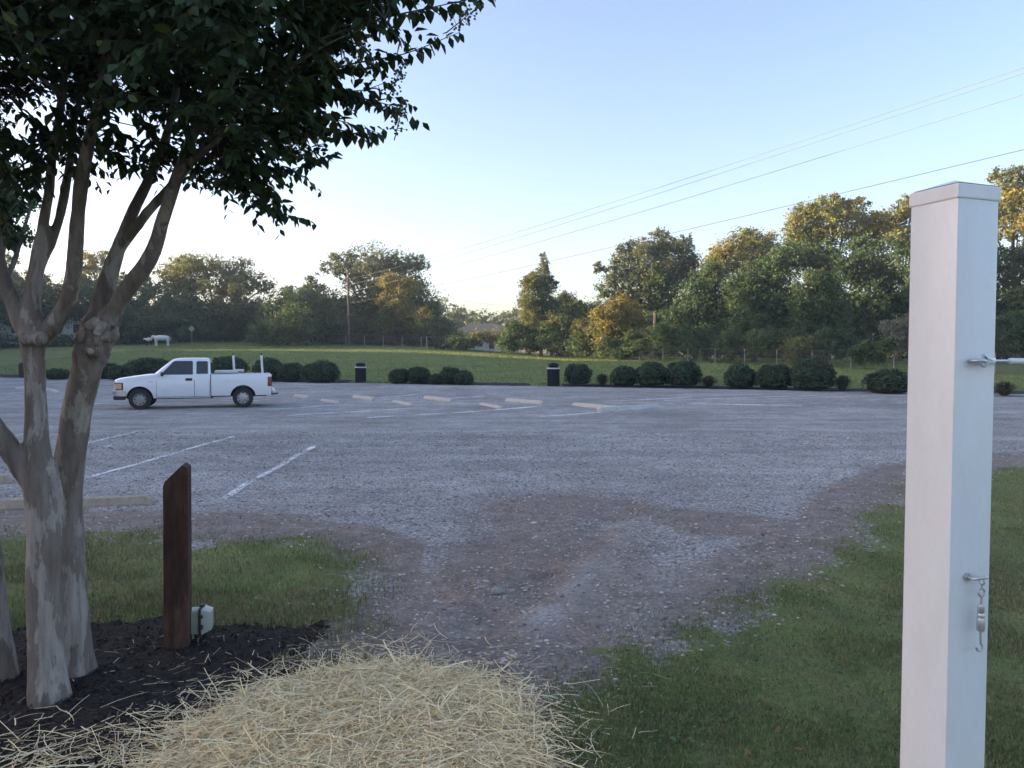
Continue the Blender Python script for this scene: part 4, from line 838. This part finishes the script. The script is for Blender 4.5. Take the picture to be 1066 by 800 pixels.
BL=[(47,72,384,395.6,'low bush seen between the front stem and the leaning stem of the myrtle'),(98,124,378,395,'bush just left of the truck hood, beside the leaning stem'),(113,142,381,396,'smaller bush in front of the truck nose'),(130,180,372,396,'wide long bush behind the truck hood and windshield'),
(217,258,372,396,'large bush behind the truck bed next to the cab'),(262,296,374,397,'bush behind the truck tailgate and rear white pipe'),(290,318,378,398,'round bush just right of the truck tail lamp'),(315,354,376.5,399,'broad mounded bush, first one left of the smaller bin'),
(404,427,383.5,400,'boxy bush at the left end of the middle group right of the smaller bin'),(423,448,382,400,'round bush second in the middle group'),(446,462,389.5,400.6,'lowest bush in the middle group, sunk between two taller ones'),(457,480,382,400.6,'round bush fourth in the middle group'),(472,494,386,401,'small bush at the right end of the middle group'),
(588,616,378,401.6,'boxy upright bush immediately right of the taller bin'),(635,664,381,402.6,'round bush right of the first tan grass clump'),(661,696,378,403,'dark round bush touching the shrub with sprouting top'),(692,730,376,403.4,'bush with ragged sprouting top left of the second grass clump'),
(754,788,380,405,'round bush right of the second grass clump'),(787,824,379,406,'round bush touching the biggest bush'),(821,868,373.5,407.5,'biggest rounded bush in the row left of the white post'),(901,948,386,410.5,'broad low bush partly behind the white post')]
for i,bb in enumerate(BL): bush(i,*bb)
def fountain(x0,x1,yt,yb,label):
    g=G((x0+x1)/2,yb); D=g[1]; r=(x1-x0)/2/F*D; h=(yb-yt)/F*D*.9; r*=1.35; n=520
    a=rng.random(n)*2*PI; el=.15+1.4*rng.random(n)**.7; ln=r*(.7+.5*rng.random(n)); s_=np.linspace(0,1,5)
    dh=np.stack([np.cos(a),np.sin(a)],1); pts=[]
    for s1 in s_: pts.append(np.concatenate([dh*(ln*np.cos(el)*1.15)[:,None]*s1**1.3+dh*.05,(h*1.25*np.sin(el)*(s1*1.55-.72*s1*s1)*(.75+.3*rng.random(n)))[:,None]],1))
    pts=np.stack(pts,1); sd=np.stack([-np.sin(a),np.cos(a),0*a],1)*.009; V=np.concatenate([pts+sd[:,None],pts-sd[:,None]*1],1).reshape(-1,3)
    f=np.array([[i,i+1,6+i,5+i] for i in range(4)]); Fc=(np.arange(n)[:,None,None]*10+f[None]).reshape(-1,4); t=np.array([.13,.105,.075])*(.5+.8*rng.random((n,1)))
    gg=rng.random(n)<.35; t[gg]=np.array([.06,.075,.035]); o=link('ornamental_grass',npmesh('ornamental_grass',V,Fc,np.repeat(t,4,0)),M['blade'],loc=(g[0],g[1]+r*.6,float(gz(g[0],g[1]+r*.6))-.02)); tag(o,label,'ornamental grass','brown grass clumps between the bushes')
for q in ((619,637,388.5,401.5,'small brownish grass clump, first right of the taller bin'),(728,752,390.5,404,'flat brown grass clump left of a round bush, middle one of the row'),(868,894,389.5,408,'brown grass clump right of the biggest bush'),(1038,1068,396,413,'brown grass clump seen right of the white post')): fountain(*q)
# ------------------------------------------------------------------ chain link fence, poles, wires
M['galv']=simple('galvanised_pipe',(.30,.31,.30),.5,.4,.15,10); M['darkwire']=simple('dark_fence_wire',(.035,.04,.038),.7); M['polewood']=bark('pole_wood',(.10,.075,.055),(.16,.12,.09),(.22,.18,.14),.5)
def fence(name,label,posts,h=1.22):
    b0=np.array([posts[0][0],posts[0][1],float(base_z(*posts[0]))]); root=empty(name,b0,label,'fence'); Q=[np.array([x,y,float(base_z(x,y))])-b0 for x,y in posts]
    for q in Q:
        mb=MB(); mb.tube([q+[0,0,-.1],q+[0,0,h+.04]],.03,8); mb.build('post',M['galv'],root,smooth=True)
    mb=MB(); mb.tube([q+[0,0,h] for q in Q],.021,6); mb.tube([q+[0,0,.06] for q in Q],.008,4); mb.build('top_rail',M['darkwire'],root,smooth=True)
    V=[];Fc=[]
    def wire(a,b_,w=.0035):
        i=len(V); V.extend([a+[0,0,w],a-[0,0,w],b_-[0,0,w],b_+[0,0,w]]); Fc.append([i,i+1,i+2,i+3])
    for a,b_ in zip(Q,Q[1:]):
        ln=np.linalg.norm(b_-a); n=int(ln/.11); u=(b_-a)/ln; k=h/.11
        for i in range(-int(k),n):
            for sg in (1,-1):
                s0,z0,s1,z1=i*.11,0,i*.11+h,h
                if s0<0: z0=-s0; s0=0
                if s1>ln: z1=h-(s1-ln); s1=ln
                if sg<0: s0,s1=ln-s0,ln-s1
                wire(a+u*s0+[0,0,z0],a+u*s1+[0,0,z1])
    link('chain_mesh',npmesh('chain_mesh',np.array(V),np.array(Fc)),M['darkwire'],root); return root
fp=[(29.5+i*.0,44.0) for i in range(0)]
def run(a,b_,n): return [(lerp(a[0],b_[0],i/n),lerp(a[1],b_[1],i/n)) for i in range(n+1)]
fence('chain_link_fence','long dark chain link fence with pale posts in front of the right woods',run((35,34.5),(7.0,80),17))
fence('chain_link_fence','short chain link fence along the back of the field left of the gate',run((-10.2,86.5),(-19,88),4))
fence('chain_link_fence','chain link fence between the gate and the far corner, in front of the low scrub',run((6.4,80.5),(-7.4,85.8),5))
# gate
gl=np.array([-10.1,86.4]); g0=np.array([gl[0],gl[1],float(base_z(*gl))]); root=empty('field_gate',g0,'thin pipe gate with a paler middle post at the back of the field','gate')
mb=MB(); mb.tube([(-.2,0,.12),(-.2,0,1.25),(2.6,-.6,1.25),(2.6,-.6,.12)],.03,8); mb.build('gate_frame',M['polewood'],root,smooth=True); mb=MB(); mb.tube([(.55,-.17,-.1),(.55,-.17,1.3)],.055,10); mb.build('gate_post',M['galv'],root,smooth=True)
def pole(px,pt,pb,D,label,name='utility_pole',cross=True,r=.14):
    x=P(px,pb,D)[0]; z0=float(base_z(x,D)); zt=float(P(px,pt,D)[2]); root=empty(name,(x,D,z0-.1),label,'utility pole'); mb=MB(); mb.tube([(.0,0,0),(-.1,0,zt-z0+.1)],[r,r*.7],12); mb.build('pole',M['polewood'],root,smooth=True)
    if cross:
        mb=MB(); mb.box((-.1,-.02,zt-z0-.55),(.12,1.9,.13),Matrix.Rotation(.3,4,'Z')); mb.build('crossarm',M['polewood'],root)
        for k in (-.85,.0,.85):
            mb=MB(); mb.lathe([(0,0),(.045,0),(.06,.05),(.035,.09),(.05,.13),(0,.16)],10,Matrix.Translation((-.1-.25*k,k,zt-z0-.48 if k else zt-z0+.1))); mb.build('insulator',M['galv'],root,smooth=True)
    return np.array([x,D,zt])
t1=pole(363.5,283,363,90,'tall brown wooden utility pole with crossarm at the back of the field')
t2=pole(457.5,314,356,98,'thin pale utility pole at the right edge of the big centre tree',cross=False,r=.11)
t3=pole(237,330,362,98,'short thin wooden pole standing in front of the left woods',cross=False,r=.12)
near=np.array([21.2,6.0]); nz=float(base_z(*near)); root=empty('utility_pole',(near[0],near[1],nz),'near utility pole beyond the right edge of the frame','utility pole')
mb=MB(); mb.tube([(0,0,-.1),(0,0,10.6)],[.16,.11],12); mb.build('pole',M['polewood'],root,smooth=True)
M['cable']=simple('cable',(.12,.12,.125),.6)
def wire3(a,b_,sag,label,r=.011,D=None):
    a=np.array(a);b_=np.array(b_); t=np.linspace(0,1,40); p=a+(b_-a)*t[:,None]; p[:,2]-=sag*4*t*(1-t); mb=MB(); mb.tube(p-a,r,5); o=mb.build('power_line',M['cable'],loc=a); tag(o,label,'power line','power lines across the sky')
def through(px,py,D,x): # height so the line passes that photo point
    return P(px,py,D)
def wire_pts(a,q,sag,label,r=.0085):
    # from pole top a, through photo point q at the right frame edge, on to the near pole
    t=(near[1]-a[1])/(q[1]-a[1]); b_=a+(q-a)*t; wire3(a,b_,0.0 if sag is None else sag,label,r)
q=lambda px,py:P(px,py,lerp(t1[1],near[1],(lambda X:X)(.81)))
for (pa,pq,lab) in (((363,291),(1066,58),'topmost power line crossing the sky at upper right'),((363,297),(1066,64),'second power line just under the topmost one'),((363,304),(1066,86),'third power line, clearly below the upper pair')):
    wire_pts(P(*pa,90),P(*pq,21),.55,lab)
wire_pts(P(363,316,90),P(1066,148,21),.35,'lowest power line running just above the right tree tops')
wire3(P(364,291,90),P(520,318,112),.3,'short cable from the tall pole toward the far roof',.012); wire3(P(364,303,90),P(458,304+2,98),.25,'service cable between the tall pole and the thin pale pole',.014); wire3(P(364,297,90),P(190,309,100),.4,'cable running left from the tall pole past the oak',.012)
# sign
x=P(200,HOR,88)[0]; z0=float(base_z(x,88)); root=empty('road_sign',(x,88,z0),'diamond shaped sign seen from the back on a thin post before the left woods','sign')
mb=MB(); mb.tube([(0,0,-.1),(0,0,2.2)],.03,8); mb.build('post',M['galv'],root,smooth=True); mb=MB(); mb.box((0,-.05,1.95),(.52,.012,.52),Matrix.Rotation(PI/4,4,'Y')); mb.build('sign_panel',M['galv'],root)
# white animal statues
M['gesso']=simple('white_paint',(.66,.66,.64),.6,0,.1,8)
gs=P(168,HOR,88); gs=np.array([gs[0],88,float(base_z(gs[0],88))]); root=empty('cow_statue',gs,'white animal-shaped lawn statue with squared body at the foot of the left woods','statue'); root.scale=(.82,.82,.82)
mb=MB(); mb.tube([(-.85,0,1.05),(-.3,0,1.12),(.5,0,1.1),(1.05,0,1.1)],[.30,.38,.36,.30],14); mb.tube([(-.8,0,1.2),(-1.15,0,1.3),(-1.35,0,1.05),(-1.42,0,.75)],[.22,.2,.17,.1],12)
for lx,ly in ((-.7,-.2),(-.7,.2),(.95,-.2),(.95,.2)): mb.tube([(lx,ly,1.0),(lx,ly,.45),(lx,ly,0)],[.15,.09,.08],8)
mb.tube([(1.3,0,1.2),(1.36,0,.7)],[.05,.03],6); o=mb.build('body',M['gesso'],root,smooth=True,ang=80)
gs=P(155,HOR,89); gs=np.array([gs[0],89,float(base_z(gs[0],89))]); root=empty('calf_statue',gs,'smaller dark-legged white lawn statue just left of the big white one','statue'); root.scale=(.7,.7,.7)
mb=MB(); mb.tube([(-.45,0,1.0),(0,0,1.05),(.4,0,.98)],[.2,.33,.22],12); mb.tube([(-.4,0,1.05),(-.7,0,1.2),(-.85,0,1.0)],[.14,.13,.08],8); mb.build('body',M['gesso'],root,smooth=True,ang=80)
mb=MB()
for lx,ly in ((-.3,-.15),(-.3,.15),(.3,-.15),(.3,.15)): mb.tube([(lx,ly,.9),(lx,ly,0)],[.1,.06],8)
mb.build('legs',M['black'],root,smooth=True)
# houses
M['siding']=simple('pale_siding',(.55,.56,.55),.8,0,.06,4); M['roofing']=simple('grey_shingle',(.085,.085,.09),.9,0,.2,12); M['brownwood']=simple('dark_brown_boards',(.060,.036,.030),.85,0,.25,5)
def house(px,D,w,dp,h,rh,label,zoff=0):
    x=P(px,HOR,D)[0]; z=float(base_z(x,D))+zoff; root=empty('house',(x,D,z),label,'house'); mb=MB(); mb.box((0,dp/2,h/2-.2),(w,dp,h+.4)); mb.build('wall',M['siding'],root)
    mb=MB(); e=.5; B=[mb.bm.verts.new(p) for p in ((-w/2-e,-e,h),(w/2+e,-e,h),(w/2+e,dp+e,h),(-w/2-e,dp+e,h))]; T=[mb.bm.verts.new(p) for p in ((-w/2+dp*.45,dp/2,h+rh),(w/2-dp*.45,dp/2,h+rh))]
    for f in ((B[0],B[1],T[1],T[0]),(B[2],B[3],T[0],T[1]),(B[1],B[2],T[1]),(B[3],B[0],T[0]),(B[3],B[2],B[1],B[0])): mb.bm.faces.new(f)
    mb.build('roof',M['roofing'],root)
    k=int(w/2.6)
    for i in range(k):
        cx=-w/2+w*(i+.5)/k; isd=i==k//2
        mb=MB(); mb.box((cx,-.02,1.0 if isd else 1.55),(1.1,.08,2.0 if isd else 1.3)); wn=mb.build('door' if isd else 'window',M['gesso'],root); mb=MB(); mb.box((cx,-.05,1.0 if isd else 1.55),(.9,.06,1.8 if isd else 1.1)); mb.build('pane',M['glass'],wn)
house(503,118,11,8,2.4,1.7,'low pale house with grey hip roof beyond the field right of the gate',.1)
house(38,97,13,7,2.9,2.2,'pale house glimpsed between the myrtle stems at the far left',.6)
# brown boarded structure
x0,x1=P(329,HOR,92)[0],P(412,HOR,92)[0]; zb_=float(base_z((x0+x1)/2,92)); ln=x1-x0; root=empty('board_fence',((x0+x1)/2,92,zb_),'long low dark brown board fence behind the tall utility pole','fence')
mb=MB()
for i in range(5): mb.box((0,0,.42+.17*i),(ln,.03,.155))
mb.build('boards',M['brownwood'],root); mb=MB(); mb.box((0,0,1.27),(ln+.1,.12,.05)); mb.build('cap_rail',M['polewood'],root)
for i in range(6):
    mb=MB(); mb.box((-ln/2+ln*i/5,.07,.6),(.11,.1,1.3)); mb.build('post',M['brownwood'],root)
# ------------------------------------------------------------------ trees beyond the field : lobes are (px, py, half width, half height, colour, depth offset), sunlit lobes painted in the brighter tints
GW='trees around the field'
# left side
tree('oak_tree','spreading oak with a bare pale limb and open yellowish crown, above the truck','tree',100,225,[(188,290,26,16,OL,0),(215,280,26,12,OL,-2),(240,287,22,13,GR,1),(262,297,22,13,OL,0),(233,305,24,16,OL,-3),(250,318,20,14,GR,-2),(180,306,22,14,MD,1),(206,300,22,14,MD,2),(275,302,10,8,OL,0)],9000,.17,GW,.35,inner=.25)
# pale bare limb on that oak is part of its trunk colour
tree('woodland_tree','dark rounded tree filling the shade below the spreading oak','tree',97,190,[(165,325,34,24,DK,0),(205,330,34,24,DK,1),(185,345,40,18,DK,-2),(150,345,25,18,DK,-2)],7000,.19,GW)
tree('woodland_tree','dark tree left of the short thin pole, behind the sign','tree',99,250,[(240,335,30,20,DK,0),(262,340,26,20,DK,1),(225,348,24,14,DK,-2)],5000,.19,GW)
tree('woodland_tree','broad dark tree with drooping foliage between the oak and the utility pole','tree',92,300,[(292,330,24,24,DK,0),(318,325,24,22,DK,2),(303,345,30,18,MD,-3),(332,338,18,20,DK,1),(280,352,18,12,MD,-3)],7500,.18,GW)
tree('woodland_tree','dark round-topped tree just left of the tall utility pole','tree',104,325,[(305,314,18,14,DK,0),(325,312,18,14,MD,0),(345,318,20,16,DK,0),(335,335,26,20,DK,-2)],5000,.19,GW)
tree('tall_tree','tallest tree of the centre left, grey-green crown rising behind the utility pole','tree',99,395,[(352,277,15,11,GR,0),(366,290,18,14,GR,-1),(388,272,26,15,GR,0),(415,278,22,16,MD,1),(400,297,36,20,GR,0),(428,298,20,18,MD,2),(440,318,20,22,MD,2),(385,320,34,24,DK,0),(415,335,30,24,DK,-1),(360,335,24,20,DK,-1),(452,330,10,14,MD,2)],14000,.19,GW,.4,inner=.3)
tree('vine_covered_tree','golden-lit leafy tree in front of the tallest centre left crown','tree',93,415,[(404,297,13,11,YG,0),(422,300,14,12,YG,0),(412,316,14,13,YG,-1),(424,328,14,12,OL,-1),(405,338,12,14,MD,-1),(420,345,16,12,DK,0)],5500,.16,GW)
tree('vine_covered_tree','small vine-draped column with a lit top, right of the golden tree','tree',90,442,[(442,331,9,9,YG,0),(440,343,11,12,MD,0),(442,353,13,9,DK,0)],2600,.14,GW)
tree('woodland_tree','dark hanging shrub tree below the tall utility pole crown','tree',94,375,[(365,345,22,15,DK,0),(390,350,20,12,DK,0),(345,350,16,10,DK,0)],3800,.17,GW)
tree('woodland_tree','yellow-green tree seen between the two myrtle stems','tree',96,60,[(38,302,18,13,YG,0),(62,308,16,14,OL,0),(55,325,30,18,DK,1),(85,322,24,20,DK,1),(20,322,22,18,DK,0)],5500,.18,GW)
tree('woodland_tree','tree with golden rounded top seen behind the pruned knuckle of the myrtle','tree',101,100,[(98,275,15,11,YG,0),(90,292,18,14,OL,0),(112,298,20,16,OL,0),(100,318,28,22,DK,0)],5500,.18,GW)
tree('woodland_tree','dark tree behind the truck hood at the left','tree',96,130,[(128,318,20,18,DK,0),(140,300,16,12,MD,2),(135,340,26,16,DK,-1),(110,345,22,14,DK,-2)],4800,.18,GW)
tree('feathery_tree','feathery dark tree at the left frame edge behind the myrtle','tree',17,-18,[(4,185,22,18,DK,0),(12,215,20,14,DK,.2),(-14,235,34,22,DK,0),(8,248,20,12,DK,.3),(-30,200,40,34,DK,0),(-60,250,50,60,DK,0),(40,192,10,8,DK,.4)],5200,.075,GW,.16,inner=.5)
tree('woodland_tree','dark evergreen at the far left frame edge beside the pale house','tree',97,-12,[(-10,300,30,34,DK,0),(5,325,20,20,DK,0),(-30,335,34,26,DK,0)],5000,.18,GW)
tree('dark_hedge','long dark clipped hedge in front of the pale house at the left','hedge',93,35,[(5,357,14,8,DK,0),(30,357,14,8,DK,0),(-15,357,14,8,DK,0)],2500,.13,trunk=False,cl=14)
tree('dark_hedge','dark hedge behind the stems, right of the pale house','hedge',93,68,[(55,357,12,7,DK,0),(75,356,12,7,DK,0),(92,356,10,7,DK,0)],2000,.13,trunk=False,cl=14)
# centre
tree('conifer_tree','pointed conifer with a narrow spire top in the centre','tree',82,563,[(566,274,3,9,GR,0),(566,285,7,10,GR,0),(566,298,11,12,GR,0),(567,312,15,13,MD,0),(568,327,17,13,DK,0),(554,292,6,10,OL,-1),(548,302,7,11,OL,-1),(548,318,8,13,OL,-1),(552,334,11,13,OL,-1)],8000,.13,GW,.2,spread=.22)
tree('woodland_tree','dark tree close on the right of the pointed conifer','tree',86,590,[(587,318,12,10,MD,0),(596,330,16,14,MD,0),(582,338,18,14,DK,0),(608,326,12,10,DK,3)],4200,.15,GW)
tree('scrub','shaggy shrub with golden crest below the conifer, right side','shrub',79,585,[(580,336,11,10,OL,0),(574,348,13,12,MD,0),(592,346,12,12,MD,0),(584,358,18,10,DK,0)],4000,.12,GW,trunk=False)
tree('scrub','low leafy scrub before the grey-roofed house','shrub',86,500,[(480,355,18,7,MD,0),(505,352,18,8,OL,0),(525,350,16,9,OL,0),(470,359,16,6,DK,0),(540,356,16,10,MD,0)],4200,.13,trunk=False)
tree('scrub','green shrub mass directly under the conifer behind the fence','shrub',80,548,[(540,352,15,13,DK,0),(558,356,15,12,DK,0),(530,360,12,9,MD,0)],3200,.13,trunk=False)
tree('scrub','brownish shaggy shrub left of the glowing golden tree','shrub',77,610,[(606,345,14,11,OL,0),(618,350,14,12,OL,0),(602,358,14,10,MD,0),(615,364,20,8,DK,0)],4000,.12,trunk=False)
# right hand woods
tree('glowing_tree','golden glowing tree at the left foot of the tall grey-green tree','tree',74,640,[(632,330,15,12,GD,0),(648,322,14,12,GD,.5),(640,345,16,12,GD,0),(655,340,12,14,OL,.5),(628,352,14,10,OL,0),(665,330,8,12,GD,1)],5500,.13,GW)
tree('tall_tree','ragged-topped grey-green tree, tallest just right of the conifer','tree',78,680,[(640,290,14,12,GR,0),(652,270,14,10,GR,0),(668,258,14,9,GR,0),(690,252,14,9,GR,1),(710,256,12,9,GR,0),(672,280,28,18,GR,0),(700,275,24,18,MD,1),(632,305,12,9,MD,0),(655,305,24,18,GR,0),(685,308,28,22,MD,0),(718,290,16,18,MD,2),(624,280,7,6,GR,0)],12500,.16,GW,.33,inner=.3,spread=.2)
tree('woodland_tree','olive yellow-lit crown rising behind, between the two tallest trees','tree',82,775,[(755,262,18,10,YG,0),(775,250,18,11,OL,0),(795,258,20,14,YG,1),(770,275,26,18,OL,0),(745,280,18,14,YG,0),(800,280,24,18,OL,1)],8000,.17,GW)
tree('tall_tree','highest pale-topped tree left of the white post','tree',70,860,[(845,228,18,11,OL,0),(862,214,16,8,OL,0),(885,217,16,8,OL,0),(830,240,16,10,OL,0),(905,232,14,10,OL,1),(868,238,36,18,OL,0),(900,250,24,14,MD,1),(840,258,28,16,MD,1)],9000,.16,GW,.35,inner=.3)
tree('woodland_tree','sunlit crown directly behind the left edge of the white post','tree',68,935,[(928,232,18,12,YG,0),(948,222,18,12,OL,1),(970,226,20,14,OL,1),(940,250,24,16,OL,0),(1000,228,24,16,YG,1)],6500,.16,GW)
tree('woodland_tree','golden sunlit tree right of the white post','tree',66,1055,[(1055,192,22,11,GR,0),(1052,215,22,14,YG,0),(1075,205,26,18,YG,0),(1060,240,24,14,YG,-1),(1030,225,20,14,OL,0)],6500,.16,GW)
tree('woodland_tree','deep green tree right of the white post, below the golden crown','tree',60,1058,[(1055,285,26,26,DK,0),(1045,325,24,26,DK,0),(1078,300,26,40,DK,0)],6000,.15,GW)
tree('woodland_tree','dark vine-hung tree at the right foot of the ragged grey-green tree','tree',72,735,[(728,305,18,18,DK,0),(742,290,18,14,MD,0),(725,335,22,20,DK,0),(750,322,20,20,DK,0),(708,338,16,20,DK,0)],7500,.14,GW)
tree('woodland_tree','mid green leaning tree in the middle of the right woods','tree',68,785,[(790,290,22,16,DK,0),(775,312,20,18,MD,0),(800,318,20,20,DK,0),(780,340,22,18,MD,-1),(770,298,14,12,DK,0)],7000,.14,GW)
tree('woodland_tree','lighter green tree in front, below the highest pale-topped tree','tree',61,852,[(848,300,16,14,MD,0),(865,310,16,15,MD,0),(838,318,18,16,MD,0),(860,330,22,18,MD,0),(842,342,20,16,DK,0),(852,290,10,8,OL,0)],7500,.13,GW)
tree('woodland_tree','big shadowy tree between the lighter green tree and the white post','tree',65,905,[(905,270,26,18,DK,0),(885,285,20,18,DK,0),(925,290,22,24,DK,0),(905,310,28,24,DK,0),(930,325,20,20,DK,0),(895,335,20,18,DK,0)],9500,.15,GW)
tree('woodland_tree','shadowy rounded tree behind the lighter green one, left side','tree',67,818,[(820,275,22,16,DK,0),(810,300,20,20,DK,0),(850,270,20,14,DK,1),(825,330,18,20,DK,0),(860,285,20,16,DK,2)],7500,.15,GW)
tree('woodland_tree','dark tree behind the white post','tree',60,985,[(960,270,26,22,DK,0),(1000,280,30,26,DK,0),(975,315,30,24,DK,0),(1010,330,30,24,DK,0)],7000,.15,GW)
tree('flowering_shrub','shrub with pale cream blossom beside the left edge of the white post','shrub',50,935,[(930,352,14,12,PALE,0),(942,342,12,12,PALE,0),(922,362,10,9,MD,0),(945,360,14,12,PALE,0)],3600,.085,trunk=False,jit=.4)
for i,(px,py,rx,ry,D,t,lab) in enumerate(((665,360,20,14,72,MD,'leafy undergrowth behind the fence under the glowing golden tree'),(695,356,20,16,70,MD,'undergrowth behind the fence below the ragged grey-green tree'),(730,360,22,14,67,DK,'dark undergrowth behind the fence right of the sprouting bush'),(765,362,20,13,65,MD,'undergrowth behind the fence below the mid green leaning tree'),(800,360,22,14,61,MD,'undergrowth behind the fence left of the lighter green tree'),(835,365,20,12,58,OL,'paler weedy undergrowth behind the fence above the biggest bush'),(875,362,22,14,57,DK,'undergrowth behind the fence right of the biggest bush'),(905,368,16,10,52,MD,'low weeds behind the fence before the blossom shrub'),(1060,352,24,20,47,DK,'undergrowth behind the fence right of the white post'),(640,366,18,9,73,MD,'low green undergrowth at the foot of the glowing golden tree'))):
    tree('undergrowth',lab,'shrub',D,px,[(px-rx*.4,py,rx*.7,ry,t,0),(px+rx*.45,py+2,rx*.7,ry*.9,t,.6),(px,py-ry*.3,rx*.6,ry*.8,t,.3)],3000,.10,'undergrowth along the fence',trunk=False)
# far-off woods behind everything
far=[]
rs=np.random.default_rng(21)
for i in range(95):
    a=lerp(-.82,.80,i/94); D=150+rs.random()*30; px=CX+F*a; top=332+rs.random()*10-(6 if px>600 or px<300 else 0)
    for k in range(2): far.append(LB(px+rs.normal()*5,top+14*k,13+5*rs.random(),14,D-5*k,MD if rs.random()<.6 else DK))
tag(link('far_woodland',crown_mesh('far_woodland',far,42000,.42),M['leaf']),'hazy far-off woods closing the horizon behind the field','woods',kind='stuff')
th=[]
rs=np.random.default_rng(11)
for i in range(60):
    px=lerp(585,1120,i/59)+rs.normal()*4; D=float(np.interp(px,[585,700,850,1100],[92,86,78,70]))
    for zc,rz in ((362,12),(345,14),(326 if px>690 else 352,16)): th.append(LB(px,zc+rs.normal()*3,17,rz,D+rs.normal(),DK))
for i in range(46):
    px=lerp(-70,470,i/45)+rs.normal()*4; D=112
    for zc,rz in ((354,9),(344,11),(330 if px<440 else 348,12)): th.append(LB(px,zc+rs.normal()*3,17,rz,D+rs.normal(),DK))
tag(link('thicket',crown_mesh('thicket',th,42000,.26,cl=16,inner=.45),M['leaf']),'dark tangled thicket filling the depth between and behind the field trees','woods',kind='stuff')
# tall wood to the left of the view, which keeps the low sun off the lot
rs=np.random.default_rng(5); lob=[]
WY=[-110,20,40,74,76,77,81,82,87.5,88.5,134]; WHT=[19,19,21.5,21.5,20,10.5,10.5,5.5,5.5,12,12]
for y in np.arange(-70,132,2.6):
    for row in range(3):
        x=-70-4.5*row-rs.random()*2-.12*max(y-40,0); h=float(np.interp(y,WY,WHT))+rs.random()*2-1; z0=float(base_z(x,y)); k=max(3,int(h/3.2))
        for i in range(k): lob.append((np.array([x+rs.normal()*.7,y+rs.normal()*.5,z0*.5+h*(i+.5)/k]),(2.6,2.4,h/k*.62),np.array(DK)))
tag(link('woodland',crown_mesh('woodland',lob,60000,.95,inner=.6,cl=4,fill=6),M['leaf']),'tall dense wood left of the parking lot, outside the frame','woods',kind='stuff')
# ------------------------------------------------------------------ air
mb=MB(); mb.box((0,0,20),(640,640,46)); hz_=mb.build('haze',None); m=bpy.data.materials.new('haze'); m.use_nodes=True; nt=m.node_tree; nt.nodes.clear(); out=nt.nodes.new('ShaderNodeOutputMaterial'); pv=nt.nodes.new('ShaderNodeVolumePrincipled')
pv.inputs['Color'].default_value=(.93,.95,1,1); pv.inputs['Density'].default_value=HAZE; pv.inputs['Anisotropy'].default_value=.2; nt.links.new(pv.outputs[0],out.inputs['Volume']); hz_.data.materials.append(m); tag(hz_,'thin evening haze over the field','haze',kind='stuff')
# ------------------------------------------------------------------ light
EL,AZ=math.radians(SUN_EL),math.radians(SUN_AZ)   # azimuth measured from +y, negative to the left
sd=Vector((math.sin(AZ)*math.cos(EL),math.cos(AZ)*math.cos(EL),math.sin(EL)))
s=bpy.data.lights.new('sun','SUN'); s.energy=5; s.angle=math.radians(.6); s.color=(1,.78,.48); so=bpy.data.objects.new('sun',s); COL.objects.link(so); so.rotation_euler=sd.to_track_quat('Z','Y').to_euler(); so.location=(-40,0,40)
w=bpy.data.worlds.new('World'); sc.world=w; w.use_nodes=True; nt=w.node_tree; sk=nt.nodes.new('ShaderNodeTexSky'); sk.sky_type='NISHITA'; sk.sun_disc=False; sk.sun_elevation=EL; sk.sun_rotation=AZ
sk.altitude=0; sk.air_density=AIR; sk.dust_density=DUST; sk.ozone_density=OZ
nt.links.new(mix(nt,1.0,sk.outputs[0],SKYTINT,'MULTIPLY'),nt.nodes['Background'].inputs[0]); nt.nodes['Background'].inputs[1].default_value=SKY
vs=sc.view_settings; vs.view_transform='Standard'; vs.look='None'; vs.exposure=EXPO; vs.gamma=1; vs.use_curve_mapping=False
sc.render.engine='CYCLES'; cy=sc.cycles; cy.max_bounces=6; cy.diffuse_bounces=3; cy.glossy_bounces=3; cy.transmission_bounces=4; cy.transparent_max_bounces=8; cy.use_adaptive_sampling=True; cy.adaptive_threshold=.02; cy.caustics_reflective=False; cy.caustics_refractive=False
cy.use_denoising=DENOISE; cy.denoiser='OPENIMAGEDENOISE'; cy.denoising_input_passes='RGB_ALBEDO_NORMAL'; cy.denoising_prefilter='ACCURATE'; cy.sample_clamp_indirect=6
